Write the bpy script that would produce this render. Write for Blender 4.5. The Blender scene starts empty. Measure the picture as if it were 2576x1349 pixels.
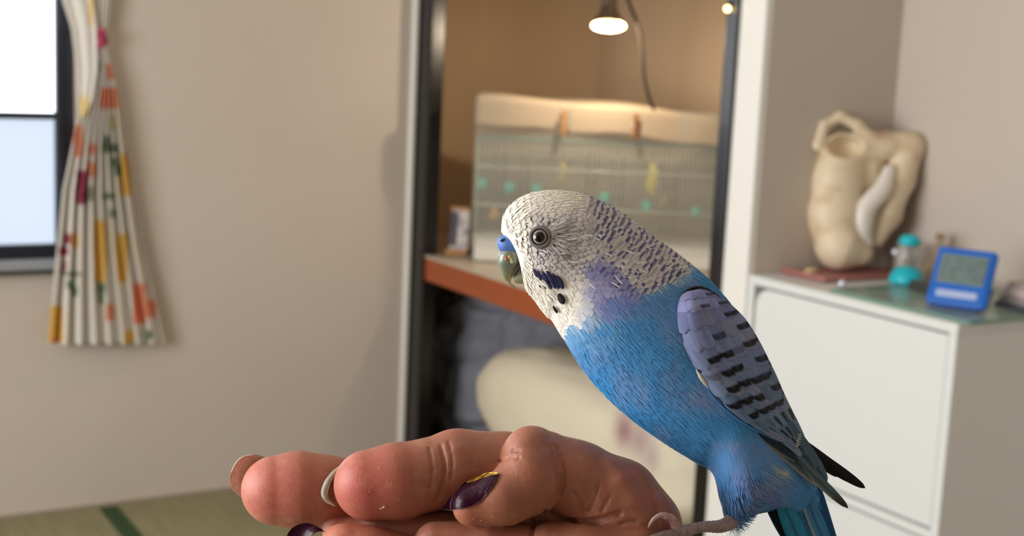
import bpy, bmesh, math, random
import numpy as np
from mathutils import Vector, Matrix
random.seed(7); rng = np.random.default_rng(7)
sc = bpy.context.scene
COL = sc.collection

# ------------------------------------------------------------------ camera
FPX, CX, CY = 3400.0, 1288.0, 674.5
YAW, PITCH, ROLL, EYE = math.radians(31), math.radians(8.7), math.radians(2.63), 1.5
Fw = np.array([math.sin(YAW)*math.cos(PITCH), math.cos(YAW)*math.cos(PITCH), -math.sin(PITCH)])
r0 = np.array([math.cos(YAW), -math.sin(YAW), 0.0]); u0 = np.cross(r0, Fw)
Rt = math.cos(ROLL)*r0 + math.sin(ROLL)*u0
Up = -math.sin(ROLL)*r0 + math.cos(ROLL)*u0
CAM = np.array([0, 0, EYE])
cam = bpy.data.cameras.new('camera'); camo = bpy.data.objects.new('camera', cam); COL.objects.link(camo)
m = Matrix.Identity(4)
for i in range(3):
    m[i][0] = Rt[i]; m[i][1] = Up[i]; m[i][2] = -Fw[i]; m[i][3] = CAM[i]
camo.matrix_world = m
cam.sensor_fit = 'HORIZONTAL'; cam.sensor_width = 36.0; cam.lens = FPX/2576*36.0
cam.clip_start = 0.02; cam.clip_end = 60
ZB = 0.37                                            # distance of the bird and hand
cam.dof.use_dof = True; cam.dof.focus_distance = ZB-0.012; cam.dof.aperture_fstop = cam.lens/2.0
sc.camera = camo
# ------------------------------------------------------------------ world, lights, exposure
w = bpy.data.worlds.new('sky'); sc.world = w; w.use_nodes = True
w.node_tree.nodes['Background'].inputs[0].default_value = (0.75, 0.87, 1.0, 1)
w.node_tree.nodes['Background'].inputs[1].default_value = 1.0
vs = sc.view_settings
vs.view_transform = 'Standard'; vs.look = 'None'; vs.gamma = 1; vs.use_curve_mapping = False; vs.exposure = 0.12
def area(name, loc, rot, sx, sy, power, col):
    l = bpy.data.lights.new(name, 'AREA'); l.shape = 'RECTANGLE'; l.size = sx; l.size_y = sy; l.energy = power; l.color = col
    o = bpy.data.objects.new(name, l); COL.objects.link(o); o.location = loc; o.rotation_euler = rot; return o
# daylight entering through the side window in wall_left (out of the frame; the shadows, the lit cabinet front and the eye's highlight point to it)
area('window_left_offscreen', (-1.63, 1.72, 1.50), (0, math.radians(-90), 0), 1.3, 1.9, 84, (1.0, 0.975, 0.94))

# ------------------------------------------------------------------ helpers
def ray(x, y):
    return Fw + ((x-CX)/FPX)*Rt - ((y-CY)/FPX)*Up
def on(x, y, ax, v):
    d = ray(x, y); return CAM + d*((v-CAM[ax])/d[ax])
def W(p, z0=ZB, k=None):
    """(x, y, d) in photo-pixel units at distance z0 -> metres; d runs towards the viewer"""
    p = np.asarray(p, float); s = (z0/FPX) if k is None else k
    Z = z0 - p[..., 2]*s
    return CAM + Z[..., None]*(Fw + ((p[..., 0]-CX)/FPX)[..., None]*Rt - ((p[..., 1]-CY)/FPX)[..., None]*Up)
def lin(c):
    c = np.asarray(c, float)/255.0
    return np.where(c <= 0.04045, c/12.92, ((c+0.055)/1.055)**2.4)
def wl(o):
    l = np.zeros(3)
    while o is not None:
        l += np.array(o.location); o = o.parent
    return l
def tag(o, label=None, cat=None, group=None, kind=None):
    if label: o['label'] = label
    if cat: o['category'] = cat
    if group: o['group'] = group
    if kind: o['kind'] = kind
    return o
def empty(name, loc, label=None, cat=None, rz=0.0, group=None):
    o = bpy.data.objects.new(name, None); COL.objects.link(o); o.location = loc; o.rotation_euler = (0, 0, rz)
    o.empty_display_size = 0.02
    return tag(o, label, cat, group)
def obj(name, verts, faces, mat, parent=None, cols=None, smooth=True, world=True, kind=None, loc=None):
    """one mesh object; verts in world metres (world=True) or in the parent's own frame"""
    verts = np.asarray(verts, float)
    if world and parent is not None: verts = verts - wl(parent)
    if parent is None and world:
        o_l = verts.mean(0) if loc is None else np.asarray(loc, float)
        o_l = np.array([o_l[0], o_l[1], verts[:, 2].min()]) if loc is None else o_l
        verts = verts - o_l
    me = bpy.data.meshes.new(name); 
    me.from_pydata(verts.tolist(), [], [tuple(int(i) for i in f) for f in faces])
    if cols is not None:
        a = me.color_attributes.new('Col', 'FLOAT_COLOR', 'POINT')
        c4 = np.ones((len(verts), 4)); c4[:, :3] = cols
        a.data.foreach_set('color', c4.ravel())
    if smooth: me.polygons.foreach_set('use_smooth', [True]*len(me.polygons))
    if mat: me.materials.append(mat)
    o = bpy.data.objects.new(name, me); COL.objects.link(o)
    if parent is not None: o.parent = parent
    elif world: o.location = o_l
    if kind: o['kind'] = kind
    return o
def bm_obj(name, bm, mat, parent=None, smooth=False, kind=None, world=True):
    bm.verts.index_update()
    v = np.array([x.co[:] for x in bm.verts]); f = [[q.index for q in p.verts] for p in bm.faces]; bm.free()
    return obj(name, v, f, mat, parent, smooth=smooth, kind=kind, world=world)
def boxbm(lo, hi, bev=0.0, seg=2):
    bm = bmesh.new(); bmesh.ops.create_cube(bm, size=1.0)
    lo, hi = np.array(lo, float), np.array(hi, float)
    for v in bm.verts: v.co = Vector(((v.co.x+.5)*(hi[0]-lo[0])+lo[0], (v.co.y+.5)*(hi[1]-lo[1])+lo[1], (v.co.z+.5)*(hi[2]-lo[2])+lo[2]))
    if bev: bmesh.ops.bevel(bm, geom=list(bm.edges), offset=bev, segments=seg, affect='EDGES', profile=0.5)
    return bm
def box(name, lo, hi, mat, parent=None, bev=0.0, kind=None, world=True, seg=2):
    return bm_obj(name, boxbm(lo, hi, bev, seg), mat, parent, kind=kind, world=world)
def lathe(name, prof, n, mat, parent=None, origin=(0, 0, 0), world=True, cap=True):
    v, f = [], []
    for (r, z) in prof:
        for i in range(n):
            a = 2*math.pi*i/n; v.append((origin[0]+r*math.cos(a), origin[1]+r*math.sin(a), origin[2]+z))
    for j in range(len(prof)-1):
        for i in range(n):
            f.append((j*n+i, j*n+(i+1) % n, (j+1)*n+(i+1) % n, (j+1)*n+i))
    if cap:
        f.append(tuple(range(n))[::-1]); f.append(tuple((len(prof)-1)*n+i for i in range(n)))
    return obj(name, v, f, mat, parent, world=world)
def interp(P, t):
    """Catmull-Rom through the rows of P at parameters t (0..len-1)"""
    P = np.asarray(P, float); t = np.clip(np.asarray(t, float), 0, len(P)-1-1e-6)
    i = t.astype(int); u = (t-i)[:, None]
    g = lambda k: P[np.clip(k, 0, len(P)-1)]
    p0, p1, p2, p3 = g(i-1), g(i), g(i+1), g(i+2)
    return 0.5*(2*p1+(p2-p0)*u+(2*p0-5*p1+4*p2-p3)*u*u+(3*p1-p0-3*p2+p3)*u**3)
def tube_geo(pts, rad, n=12, steps=8, ends=True):
    pts = np.asarray(pts, float); rad = np.asarray(rad, float)
    t = np.linspace(0, len(pts)-1, (len(pts)-1)*steps+1)
    c = interp(pts, t); r = interp(rad[:, None], t)[:, 0]
    if ends:                       # rounded ends
        d0 = c[0]-c[1]; d0 /= np.linalg.norm(d0); d1 = c[-1]-c[-2]; d1 /= np.linalg.norm(d1)
        c = np.vstack([c[0]+d0*r[0]*.98, c[0]+d0*r[0]*.7, c, c[-1]+d1*r[-1]*.7, c[-1]+d1*r[-1]*.98])
        r = np.concatenate([[r[0]*.12, r[0]*.72], r, [r[-1]*.72, r[-1]*.12]])
    T = np.gradient(c, axis=0); T /= np.linalg.norm(T, axis=1)[:, None]+1e-12
    ref = np.array([0.13, 0.21, 0.97]); ref = ref if abs(T[0] @ ref) < .9 else np.array([1, 0, 0.])
    N = np.zeros_like(c); nrm = ref-T[0]*(ref @ T[0])
    for i in range(len(c)):
        nrm = nrm-T[i]*(nrm @ T[i]); nrm /= np.linalg.norm(nrm); N[i] = nrm
    B = np.cross(T, N); a = np.linspace(0, 2*math.pi, n, endpoint=False)
    v = c[:, None, :]+r[:, None, None]*(np.cos(a)[None, :, None]*N[:, None, :]+np.sin(a)[None, :, None]*B[:, None, :])
    f = []
    m_ = len(c)
    for j in range(m_-1):
        for i in range(n): f.append((j*n+i, j*n+(i+1) % n, (j+1)*n+(i+1) % n, (j+1)*n+i))
    f.append(tuple(range(n))[::-1]); f.append(tuple((m_-1)*n+i for i in range(n)))
    return v.reshape(-1, 3), f
def join(geos):
    V, Fc, k = [], [], 0
    for v, f in geos:
        V.append(v); Fc += [tuple(i+k for i in q) for q in f]; k += len(v)
    return np.vstack(V), Fc
def grid_faces(nu, nv, wrap=False):
    f = []
    for i in range(nu-1):
        for j in range(nv if wrap else nv-1):
            k = (j+1) % nv; f.append((i*nv+j, i*nv+k, (i+1)*nv+k, (i+1)*nv+j))
    return f
_ng = rng.random((64, 64, 64))
def noise(p):
    """value noise on points (...,3), 0..1"""
    p = np.asarray(p, float); i = np.floor(p).astype(int); f = p-i; f = f*f*(3-2*f); out = 0
    for a in (0, 1):
        for b in (0, 1):
            for c in (0, 1):
                wgt = (f[..., 0] if a else 1-f[..., 0])*(f[..., 1] if b else 1-f[..., 1])*(f[..., 2] if c else 1-f[..., 2])
                out = out+wgt*_ng[(i[..., 0]+a) % 64, (i[..., 1]+b) % 64, (i[..., 2]+c) % 64]
    return out
def sstep(a, b, x):
    t = np.clip((x-a)/(b-a), 0, 1); return t*t*(3-2*t)
def poly_sd(poly, x, y):
    """signed distance to a polygon (negative inside)"""
    poly = np.asarray(poly, float); d = np.full(x.shape, 1e9); inside = np.zeros(x.shape, bool)
    for k in range(len(poly)):
        a, b = poly[k], poly[(k+1) % len(poly)]; e = b-a
        t = np.clip(((x-a[0])*e[0]+(y-a[1])*e[1])/(e @ e), 0, 1)
        d = np.minimum(d, np.hypot(x-a[0]-t*e[0], y-a[1]-t*e[1]))
        c = (a[1] > y) != (b[1] > y)
        xi = a[0]+(y-a[1])*e[0]/(e[1] if e[1] else 1e-9)
        inside ^= c & (x < xi)
    return np.where(inside, -d, d)
def soft(poly, x, y, s): return 1-sstep(-s, s, poly_sd(poly, x, y))
def mix(a, b, t): return a*(1-t[..., None])+np.asarray(b, float)*t[..., None]
# --- signed-distance modelling -> one continuous surface
def cone_sd(X, Y, Z, a, b):
    a, b = np.array(a, float), np.array(b, float); e = b[:3]-a[:3]
    t = np.clip(((X-a[0])*e[0]+(Y-a[1])*e[1]+(Z-a[2])*e[2])/(e @ e+1e-9), 0, 1)
    return np.sqrt((X-a[0]-t*e[0])**2+(Y-a[1]-t*e[1])**2+(Z-a[2]-t*e[2])**2)-(a[3]+(b[3]-a[3])*t)
def smin(a, b, k):
    h = np.maximum(k-np.abs(a-b), 0)/k; return np.minimum(a, b)-h*h*k*.25
class Field:
    def __init__(s, lo, hi, step):
        s.lo = np.array(lo, float); s.step = step
        s.n = np.ceil((np.array(hi, float)-s.lo)/step).astype(int)+1
        s.ax = [s.lo[i]+step*np.arange(s.n[i]) for i in range(3)]
        s.phi = np.full(s.n, 60.0, np.float32)
    def chain(s, pts, k=8.0, inner=10.0):
        g = np.full(s.n, 60.0, np.float32)
        for a, b in zip(pts[:-1], pts[1:]):
            r = max(a[3], b[3])+45
            sl = tuple(slice(max(0, int((min(a[i], b[i])-r-s.lo[i])/s.step)), min(s.n[i], int((max(a[i], b[i])+r-s.lo[i])/s.step)+2)) for i in range(3))
            if any(q.stop <= q.start for q in sl): continue
            X, Y, Z = np.meshgrid(*[s.ax[i][sl[i]] for i in range(3)], indexing='ij', sparse=True)
            g[sl] = smin(g[sl], cone_sd(X, Y, Z, a, b).astype(np.float32), inner)
        s.phi = smin(s.phi, g, k)
    def groove(s, pts, r, k=5.0):
        for a, b in zip(pts[:-1], pts[1:]):
            a = list(a[:3])+[r]; b = list(b[:3])+[r]; m_ = r+25
            sl = tuple(slice(max(0, int((min(a[i], b[i])-m_-s.lo[i])/s.step)), min(s.n[i], int((max(a[i], b[i])+m_-s.lo[i])/s.step)+2)) for i in range(3))
            X, Y, Z = np.meshgrid(*[s.ax[i][sl[i]] for i in range(3)], indexing='ij', sparse=True)
            s.phi[sl] = -smin(-s.phi[sl], cone_sd(X, Y, Z, a, b).astype(np.float32), k)
    def ellip_cut(s, c, rad, k=6.0):
        X, Y, Z = np.meshgrid(*s.ax, indexing='ij', sparse=True)
        q = (np.sqrt(((X-c[0])/rad[0])**2+((Y-c[1])/rad[1])**2+((Z-c[2])/rad[2])**2)-1)*min(rad)
        s.phi = -smin(-s.phi, q.astype(np.float32), k)
    def mesh(s):
        phi = s.phi; n = s.n; sg = phi < 0
        act = np.zeros(n-1, bool); tot = np.zeros(n-1, np.int8)
        for a in (0, 1):
            for b in (0, 1):
                for c in (0, 1): tot += sg[a:n[0]-1+a, b:n[1]-1+b, c:n[2]-1+c]
        act = (tot > 0) & (tot < 8); idx = np.argwhere(act); ids = np.full(n-1, -1, np.int64); ids[act] = np.arange(len(idx))
        cs = np.array([(a, b, c) for a in (0, 1) for b in (0, 1) for c in (0, 1)])
        val = np.stack([phi[idx[:, 0]+c[0], idx[:, 1]+c[1], idx[:, 2]+c[2]] for c in cs], 1)
        acc = np.zeros((len(idx), 3)); cnt = np.zeros(len(idx))
        for i in range(8):
            for j in range(i+1, 8):
                if np.abs(cs[i]-cs[j]).sum() != 1: continue
                u, v = val[:, i], val[:, j]; mk = (u < 0) != (v < 0)
                t = np.where(mk, u/np.where(mk, u-v, 1), 0)
                acc += np.where(mk[:, None], cs[i]+t[:, None]*(cs[j]-cs[i]), 0); cnt += mk
        V = s.lo+s.step*(idx+acc/cnt[:, None])
        faces = []
        for ax in range(3):
            o1, o2 = [(1, 2), (2, 0), (0, 1)][ax]
            e = np.zeros(3, int); e[ax] = 1
            A = sg[tuple(slice(0, n[i]-1) if i == ax else slice(1, n[i]-1) for i in range(3))]
            Bm = sg[tuple(slice(1, n[i]) if i == ax else slice(1, n[i]-1) for i in range(3))]
            for flip, mk in ((False, A & ~Bm), (True, ~A & Bm)):
                q = np.argwhere(mk)
                if not len(q): continue
                q[:, o1] += 1; q[:, o2] += 1
                d1 = np.zeros(3, int); d1[o1] = 1; d2 = np.zeros(3, int); d2[o2] = 1
                c = [q-d1-d2, q-d2, q, q-d1]
                fi = np.stack([ids[k[:, 0], k[:, 1], k[:, 2]] for k in c], 1)
                faces.append(fi[:, ::-1] if flip else fi)
        return V, np.vstack(faces)
# ------------------------------------------------------------------ materials
def mat(name, col=(200, 200, 200), rough=.5, metal=0., spec=.5, attr=False, bump=None, noise_col=None, emit=None, sss=None, trans=0., coat=0., alpha=1., ior=None, stretch=None):
    M = bpy.data.materials.new(name); M.use_nodes = True; nt = M.node_tree; b = nt.nodes['Principled BSDF']
    c = tuple(lin(col))+(1,)
    b.inputs['Base Color'].default_value = c; b.inputs['Roughness'].default_value = rough; b.inputs['Metallic'].default_value = metal
    b.inputs['Specular IOR Level'].default_value = spec
    src = None
    if attr:
        a = nt.nodes.new('ShaderNodeVertexColor'); a.layer_name = 'Col'; src = a.outputs['Color']
    tc = nt.nodes.new('ShaderNodeTexCoord')
    def tex(scale, detail=4.):
        t = nt.nodes.new('ShaderNodeTexNoise'); t.inputs['Scale'].default_value = scale; t.inputs['Detail'].default_value = detail
        if stretch:
            mp = nt.nodes.new('ShaderNodeMapping'); mp.inputs['Scale'].default_value = stretch
            nt.links.new(tc.outputs['Object'], mp.inputs[0]); nt.links.new(mp.outputs[0], t.inputs['Vector'])
        else: nt.links.new(tc.outputs['Object'], t.inputs['Vector'])
        return t
    if noise_col:
        scale, c2, amt = noise_col
        t = tex(scale); r = nt.nodes.new('ShaderNodeValToRGB'); r.color_ramp.elements[0].position = .35; r.color_ramp.elements[1].position = .68
        r.color_ramp.elements[0].color = (0, 0, 0, 1); r.color_ramp.elements[1].color = (amt, amt, amt, 1)
        mx = nt.nodes.new('ShaderNodeMix'); mx.data_type = 'RGBA'
        nt.links.new(t.outputs['Fac'], r.inputs[0]); nt.links.new(r.outputs[0], mx.inputs[0])
        if src: nt.links.new(src, mx.inputs[6])
        else: mx.inputs[6].default_value = c
        mx.inputs[7].default_value = tuple(lin(c2))+(1,); src = mx.outputs[2]
    if src: nt.links.new(src, b.inputs['Base Color'])
    if bump:
        scale, strength, dist = bump
        t = tex(scale, 6.); bp = nt.nodes.new('ShaderNodeBump'); bp.inputs['Strength'].default_value = strength; bp.inputs['Distance'].default_value = dist
        nt.links.new(t.outputs['Fac'], bp.inputs['Height']); nt.links.new(bp.outputs[0], b.inputs['Normal'])
    if emit:
        b.inputs['Emission Color'].default_value = tuple(lin(emit[0]))+(1,); b.inputs['Emission Strength'].default_value = emit[1]
    if sss:
        b.inputs['Subsurface Weight'].default_value = sss[0]; b.inputs['Subsurface Radius'].default_value = sss[1]; b.inputs['Subsurface Scale'].default_value = sss[2]
    if trans: b.inputs['Transmission Weight'].default_value = trans
    if ior: b.inputs['IOR'].default_value = ior
    if coat: b.inputs['Coat Weight'].default_value = coat; b.inputs['Coat Roughness'].default_value = .08
    if alpha < 1: b.inputs['Alpha'].default_value = alpha
    return M
M_wall = mat('cream_plaster', (204, 193, 184), .9, spec=.2, bump=(60, .25, .004), noise_col=(1.5, (197, 186, 175), .6))
M_white = mat('white_paint', (238, 235, 230), .45)
M_cab = mat('white_laminate', (224, 226, 227), .35)
M_black = mat('black_lacquer', (12, 10, 13), .3, coat=.2, noise_col=(9, (20, 17, 20), .6))
M_ceil = mat('ceiling_board', (225, 220, 210), .9)
M_alu = mat('dark_aluminium', (34, 38, 48), .38, metal=.25)
M_frost_up = mat('frosted_pane_upper', (240, 245, 250), .6, emit=((242, 248, 255), 3.2))
M_frost_lo = mat('frosted_pane_lower', (120, 126, 134), .6, emit=((214, 228, 250), .84))
M_glass = mat('clear_glass', (235, 245, 240), .02, trans=1., ior=1.45)
M_closet = mat('closet_plywood', (206, 180, 150), .8, noise_col=(3, (192, 166, 134), .7), stretch=(1, 1, .25), bump=(30, .1, .003))
M_orange = mat('orange_brown_rail', (168, 84, 40), .28, noise_col=(8, (150, 70, 32), .6), stretch=(1, .1, 2))
M_shelf = mat('pale_shelf_board', (196, 184, 168), .35)
M_tatami = mat('tatami_straw', (146, 142, 110), .75, noise_col=(60, (124, 120, 90), .7), stretch=(1, .06, 1), bump=(220, .4, .002))
M_heri = mat('tatami_green_border', (48, 76, 44), .8, noise_col=(300, (36, 60, 34), .6))
M_board = mat('pale_floor_edge_board', (156, 144, 124), .6, noise_col=(20, (140, 128, 108), .6), stretch=(.1, 1, 1))

# ================================================================== the room
YF, XR = 4.328, 2.175           # far wall plane, closet / cabinet front plane
XL, YB, ZC = -1.62, -1.46, 2.42
XA = 2.624                      # wall behind the cabinet
XC = 3.30                       # closet back
def st(name, *a, **k):
    o = box(name, *a, **k); o['kind'] = 'structure'; return o
# floor: sub-floor + mats + borders + edge board
fl = st('floor', (XL-.1, YB-.1, -.10), (XC+.1, 4.95, -.012), M_board)
HX = 1.083
mats = [(HX-1.76, HX, 3.42, 4.30), (HX, XR-.0, 3.42, 4.30), (XL, HX-1.76, 3.42, 4.30)]
yy = 3.42
while yy > YB:
    y0 = max(YB, yy-.88)
    mats += [(XL, HX-.88, y0, yy), (HX-.88, HX+.88, y0, yy), (HX+.88, XR, y0, yy)]; yy -= .88
for (a, b, c, d) in mats:
    if b-a < .02 or d-c < .02: continue
    t = box('tatami_mat', (a+.002, c+.002, -.04), (b-.002, d-.002, 0.0), M_tatami, fl, bev=.003)
    if d > 3.5 or True:
        for (q0, q1) in ((a+.002, a+.030), (b-.030, b-.002)):
            if q1-q0 < (b-a): box('border_strip', (q0, c+.004, -.002), (q1, d-.004, .0015), M_heri, t)
st('baseboard_far', (XL, 4.30, -.02), (XR, YF+.01, .004), M_board)
st('ceiling', (XL-.1, YB-.1, ZC), (XC+.1, 4.95, ZC+.08), M_ceil)
# far wall with its window opening  (opening x -0.72..0.985, z 0.80..2.02)
WX0, WX1, WZ0, WZ1 = -.74, .988, .795, 2.02
def wall_with_hole(name, axis, p0, p1, lo, hi, h0, h1, wm=M_wall):
    """wall slab between p0..p1 along `axis`, spanning lo..hi (other horizontal, z) with a rectangular hole h0..h1"""
    o = None; bms = []
    segs = [((lo[0], lo[1]), (h0[0], hi[1])), ((h1[0], lo[1]), (hi[0], hi[1])), ((h0[0], lo[1]), (h1[0], h0[1])), ((h0[0], h1[1]), (h1[0], hi[1]))]
    V, Fc, k = [], [], 0
    for (a, b) in segs:
        l, h = ((a[0], p0, a[1]), (b[0], p1, b[1])) if axis == 1 else ((p0, a[0], a[1]), (p1, b[0], b[1]))
        bm = boxbm(l, h); bm.verts.index_update()
        V += [v.co[:] for v in bm.verts]; Fc += [tuple(x.index+k for x in f.verts) for f in bm.faces]; k = len(V); bm.free()
    o = obj(name, V, Fc, wm, smooth=False); o['kind'] = 'structure'; return o
wall_with_hole('wall_far', 1, YF, YF+.14, (XL, -.05), (XR-.031, ZC), (WX0, WZ0), (WX1, WZ1))
wall_with_hole('wall_left', 0, XL-.12, XL, (YB, -.05), (YF+.14, ZC), (.72, .8), (2.72, 2.2))
st('wall_back', (XL-.12, YB-.12, -.05), (XA+.1, YB, ZC), M_wall)
# rounded wall end catching the side light beside the closet frame
bm = boxbm((XR-.030, YF-.016, -.02), (XR-.0045, YF+.10, ZC), .010, 4); o = bm_obj('trim_1', bm, M_white, smooth=True); o['kind'] = 'structure'
st('trim_2', (XR-.004, 4.225, -.02), (XR+.05, YF+.10, ZC), M_black, bev=.004)            # left closet post
st('trim_3', (XR-.012, 2.592, -.02), (XR+.045, 2.640, ZC), M_black, bev=.006)           # right closet post
st('trim_4', (XR-.004, 2.500, -.02), (XR+.02, 2.592, ZC), M_white, bev=.003)             # white end board
st('wall_closet_side', (XR+.02, 2.500, -.05), (XC, 2.592, ZC), M_wall)
st('wall_right', (XA, YB-.1, -.05), (XA+.1, 2.5, ZC), M_wall)
st('wall_closet_back', (XC, 2.5, -.05), (XC+.1, 4.95, ZC), M_closet)
st('wall_closet_end', (XR+.05, 4.85, -.05), (XC+.1, 4.95, ZC), M_closet)
st('wall_closet_front', (XR+.0, YF+.10, -.05), (XR+.05, 4.95, ZC), M_closet)
st('wall_closet_lintel', (XR, 2.592, 2.05), (XR+.05, YF, ZC), M_wall)

# window in the far wall
wn = empty('window_1', (0.12, YF, WZ0)); wn['kind'] = 'structure'
def bar(name, x0, x1, z0, z1, y0=YF-.012, y1=YF+.06, m=M_alu): return box(name, (x0, y0, z0), (x1, y1, z1), m, wn, bev=.004)
bar('frame', .930, .958, WZ0+.07, WZ1); bar('frame', .958, .988, WZ0, WZ1, YF-.004, YF+.09)
bar('frame', WX0, WX0+.05, WZ0, WZ1); bar('frame', WX0, WX1, WZ1-.05, WZ1)
bar('frame', WX0, .958, WZ0+.032, WZ0+.075); bar('transom', WX0+.05, .930, 1.257, 1.279, YF-.012, YF+.05)
bar('mullion', .10, .135, WZ0+.07, WZ1-.05)
M_sill = mat('grey_aluminium_sill', (150, 154, 162), .3)
box('sill', (WX0, YF-.05, WZ0), (.945, YF+.05, WZ0+.032), M_sill, wn, bev=.004)
bar('sill_rail', WX0, .95, WZ0-.012, WZ0+.002, YF-.05, YF+.02)
for (a, b) in ((WX0+.05, .10), (.135, .930)):
    box('pane', (a, YF+.015, 1.276), (b, YF+.021, WZ1-.05), M_frost_up, wn)
    box('pane', (a, YF+.015, WZ0+.075), (b, YF+.021, 1.260), M_frost_lo, wn)
# side window (outside the frame, where the daylight comes in)
def plain_window(name, axis, p, a0, a1, z0, z1):
    e = empty(name, ((p, (a0+a1)/2, z0) if axis == 0 else ((a0+a1)/2, p, z0))); e['kind'] = 'structure'
    def bb(nm, u0_, u1_, v0, v1, t=.03):
        if axis == 0: box(nm, (p-t, u0_, v0), (p, u1_, v1), M_alu, e, bev=.004)
        else: box(nm, (u0_, p-t, v0), (u1_, p, v1), M_alu, e, bev=.004)
    bb('frame', a0, a0+.05, z0, z1); bb('frame', a1-.05, a1, z0, z1); bb('frame', a0+.05, a1-.05, z0, z0+.05); bb('frame', a0+.05, a1-.05, z1-.05, z1)
    mdl = (a0+a1)/2; bb('mullion', mdl-.02, mdl+.02, z0+.05, z1-.05)
plain_window('window_2', 0, XL-.05, .72, 2.72, .8, 2.2)

#@@OBJECTS@@
# ================================================================== curtain
def chart_cols(x, y, base, blobs, s=3.0):
    c = np.tile(np.array(base, float), (len(x), 1))
    for (x0, x1, y0, y1, rgb) in blobs:
        mk = sstep(x0-s, x0+s, x)*(1-sstep(x1-s, x1+s, x))*sstep(y0-s, y0+s, y)*(1-sstep(y1-s, y1+s, y))
        c = mix(c, rgb, mk)
    return lin(c)
YEL, COR, MAG, GRN, OLV = (228, 184, 96), (230, 152, 122), (160, 66, 96), (112, 132, 108), (140, 148, 118)
BL = [(119, 159, 770, 862, YEL), (178, 198, 586, 623, YEL), (238, 266, 555, 710, YEL), (295, 320, 589, 710, YEL), (312, 337, 832, 870, YEL), (305, 328, 384, 492, YEL),
      (335, 368, 713, 815, COR), (365, 393, 756, 800, COR), (267, 287, 766, 807, COR), (221, 240, 363, 388, COR), (219, 240, 409, 445, COR), (185, 207, 313, 395, COR),
      (267, 286, 160, 200, COR), (253, 296, 220, 274, COR), (128, 146, 850, 866, COR),
      (192, 216, 430, 478, MAG), (196, 220, 478, 514, MAG), (163, 178, 589, 614, MAG), (148, 172, 622, 642, MAG), (156, 168, 657, 680, MAG),
      (239, 250, 153, 181, GRN), (262, 276, 342, 366, GRN), (257, 299, 362, 384, GRN), (281, 294, 395, 420, GRN), (290, 306, 415, 441, GRN), (259, 287, 487, 501, GRN), (277, 290, 527, 548, GRN),
      (162, 203, 685, 694, GRN), (168, 182, 705, 728, GRN), (180, 196, 722, 745, GRN), (246, 265, 712, 738, GRN), (371, 383, 832, 853, GRN), (222, 232, 470, 506, OLV), (250, 262, 738, 765, GRN), (280, 292, 290, 330, (206, 190, 140))]
M_curt = mat('printed_cotton', attr=True, rough=.9, spec=.1, bump=(900, .2, .001))
M_curt.node_tree.nodes['Principled BSDF'].inputs['Transmission Weight'].default_value = 0
def sheet_px(rows, nu, nv, folds, amp, base_d, ph=0.0, bl=BL, base=(226, 221, 214)):
    """hanging cloth: rows = (y, x_left, x_right); folds across; depth in metres off the far wall"""
    rows = np.array(rows, float)
    yv = np.linspace(rows[0, 0], rows[-1, 0], nv)
    xl = np.interp(yv, rows[:, 0], rows[:, 1]); xr = np.interp(yv, rows[:, 0], rows[:, 2])
    u = np.linspace(0, 1, nu); pts = np.zeros((nv, nu, 3)); X = np.zeros((nv, nu)); Yp = np.zeros((nv, nu))
    for j in range(nv):
        wdt = (xr[j]-xl[j]); a = amp*min(1, wdt/180+.15)
        ww = u*folds*2*math.pi+ph+.35*np.sin(u*5+j*.01)
        dep = a*np.sin(ww)+.35*a*np.sin(ww*2.1+1.3)
        x = xl[j]+wdt*u+np.cos(ww)*wdt/folds*.06
        y = yv[j]+4*np.sin(ww)*(j/nv)
        for i in range(nu):
            d = base_d+dep[i]
            pts[j, i] = on(x[i], y[i], 1, YF-d)
        X[j], Yp[j] = x, y
    return pts.reshape(-1, 3), grid_faces(nv, nu), chart_cols(X.ravel(), Yp.ravel(), base, bl)
def solidify(o, t):
    md = o.modifiers.new('thickness', 'SOLIDIFY'); md.thickness = t; md.offset = 0
cu = empty('curtain', tuple(on(262, 868, 1, YF-.06)), 'white floral curtain with yellow and coral print tied back beside the window', 'curtain')
v, f, c = sheet_px([(100, 238, 264), (130, 238, 268), (213, 226, 291), (285, 198, 303), (356, 183, 313), (480, 157, 333), (620, 143, 357), (760, 128, 388), (866, 119, 411)], 150, 150, 8, .024, .062)
o = obj('curtain_skirt', v, f, M_curt, cu, c); solidify(o, .002)
v, f, c = sheet_px([(-420, 150, 330), (-120, 205, 292), (0, 229, 275), (60, 234, 268), (98, 239, 264)], 70, 60, 4, .02, .06, 1.0)
o = obj('curtain_top', v, f, M_curt, cu, c); solidify(o, .002)
v, f, c = sheet_px([(-420, 90, 180), (-100, 138, 222), (0, 155, 232), (70, 178, 240), (170, 190, 243), (250, 194, 232), (295, 197, 212)], 40, 50, 2, .008, .085, .4, bl=[(224, 234, -10, 60, (226, 190, 120)), (200, 225, 240, 300, (232, 208, 150))], base=(230, 227, 222))
o = obj('curtain_lining', v, f, M_curt, cu, c); solidify(o, .002)
M_tie = mat('pink_ribbon', (214, 96, 122), .7, noise_col=(90, (150, 40, 80), .8))
tb = on(250, 96, 1, YF-.06)
bm = bmesh.new(); bmesh.ops.create_uvsphere(bm, u_segments=20, v_segments=12, radius=1)
for q in bm.verts: q.co = Vector((tb[0]+q.co.x*.021*(1+.1*math.sin(6*q.co.z)), tb[1]+q.co.y*.024, tb[2]+max(-.75, min(.75, q.co.z))*.042))
o = bm_obj('tie_band', bm, M_tie, cu, smooth=True); o['label'] = 'pink ribbon tie'
bx = on(258, 94, 1, YF-.088); v, f = tube_geo([bx+np.array([-.012, 0, .012]), bx+np.array([0, -.006, 0]), bx+np.array([.012, 0, -.016])], [.006, .011, .006], 10)
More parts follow.
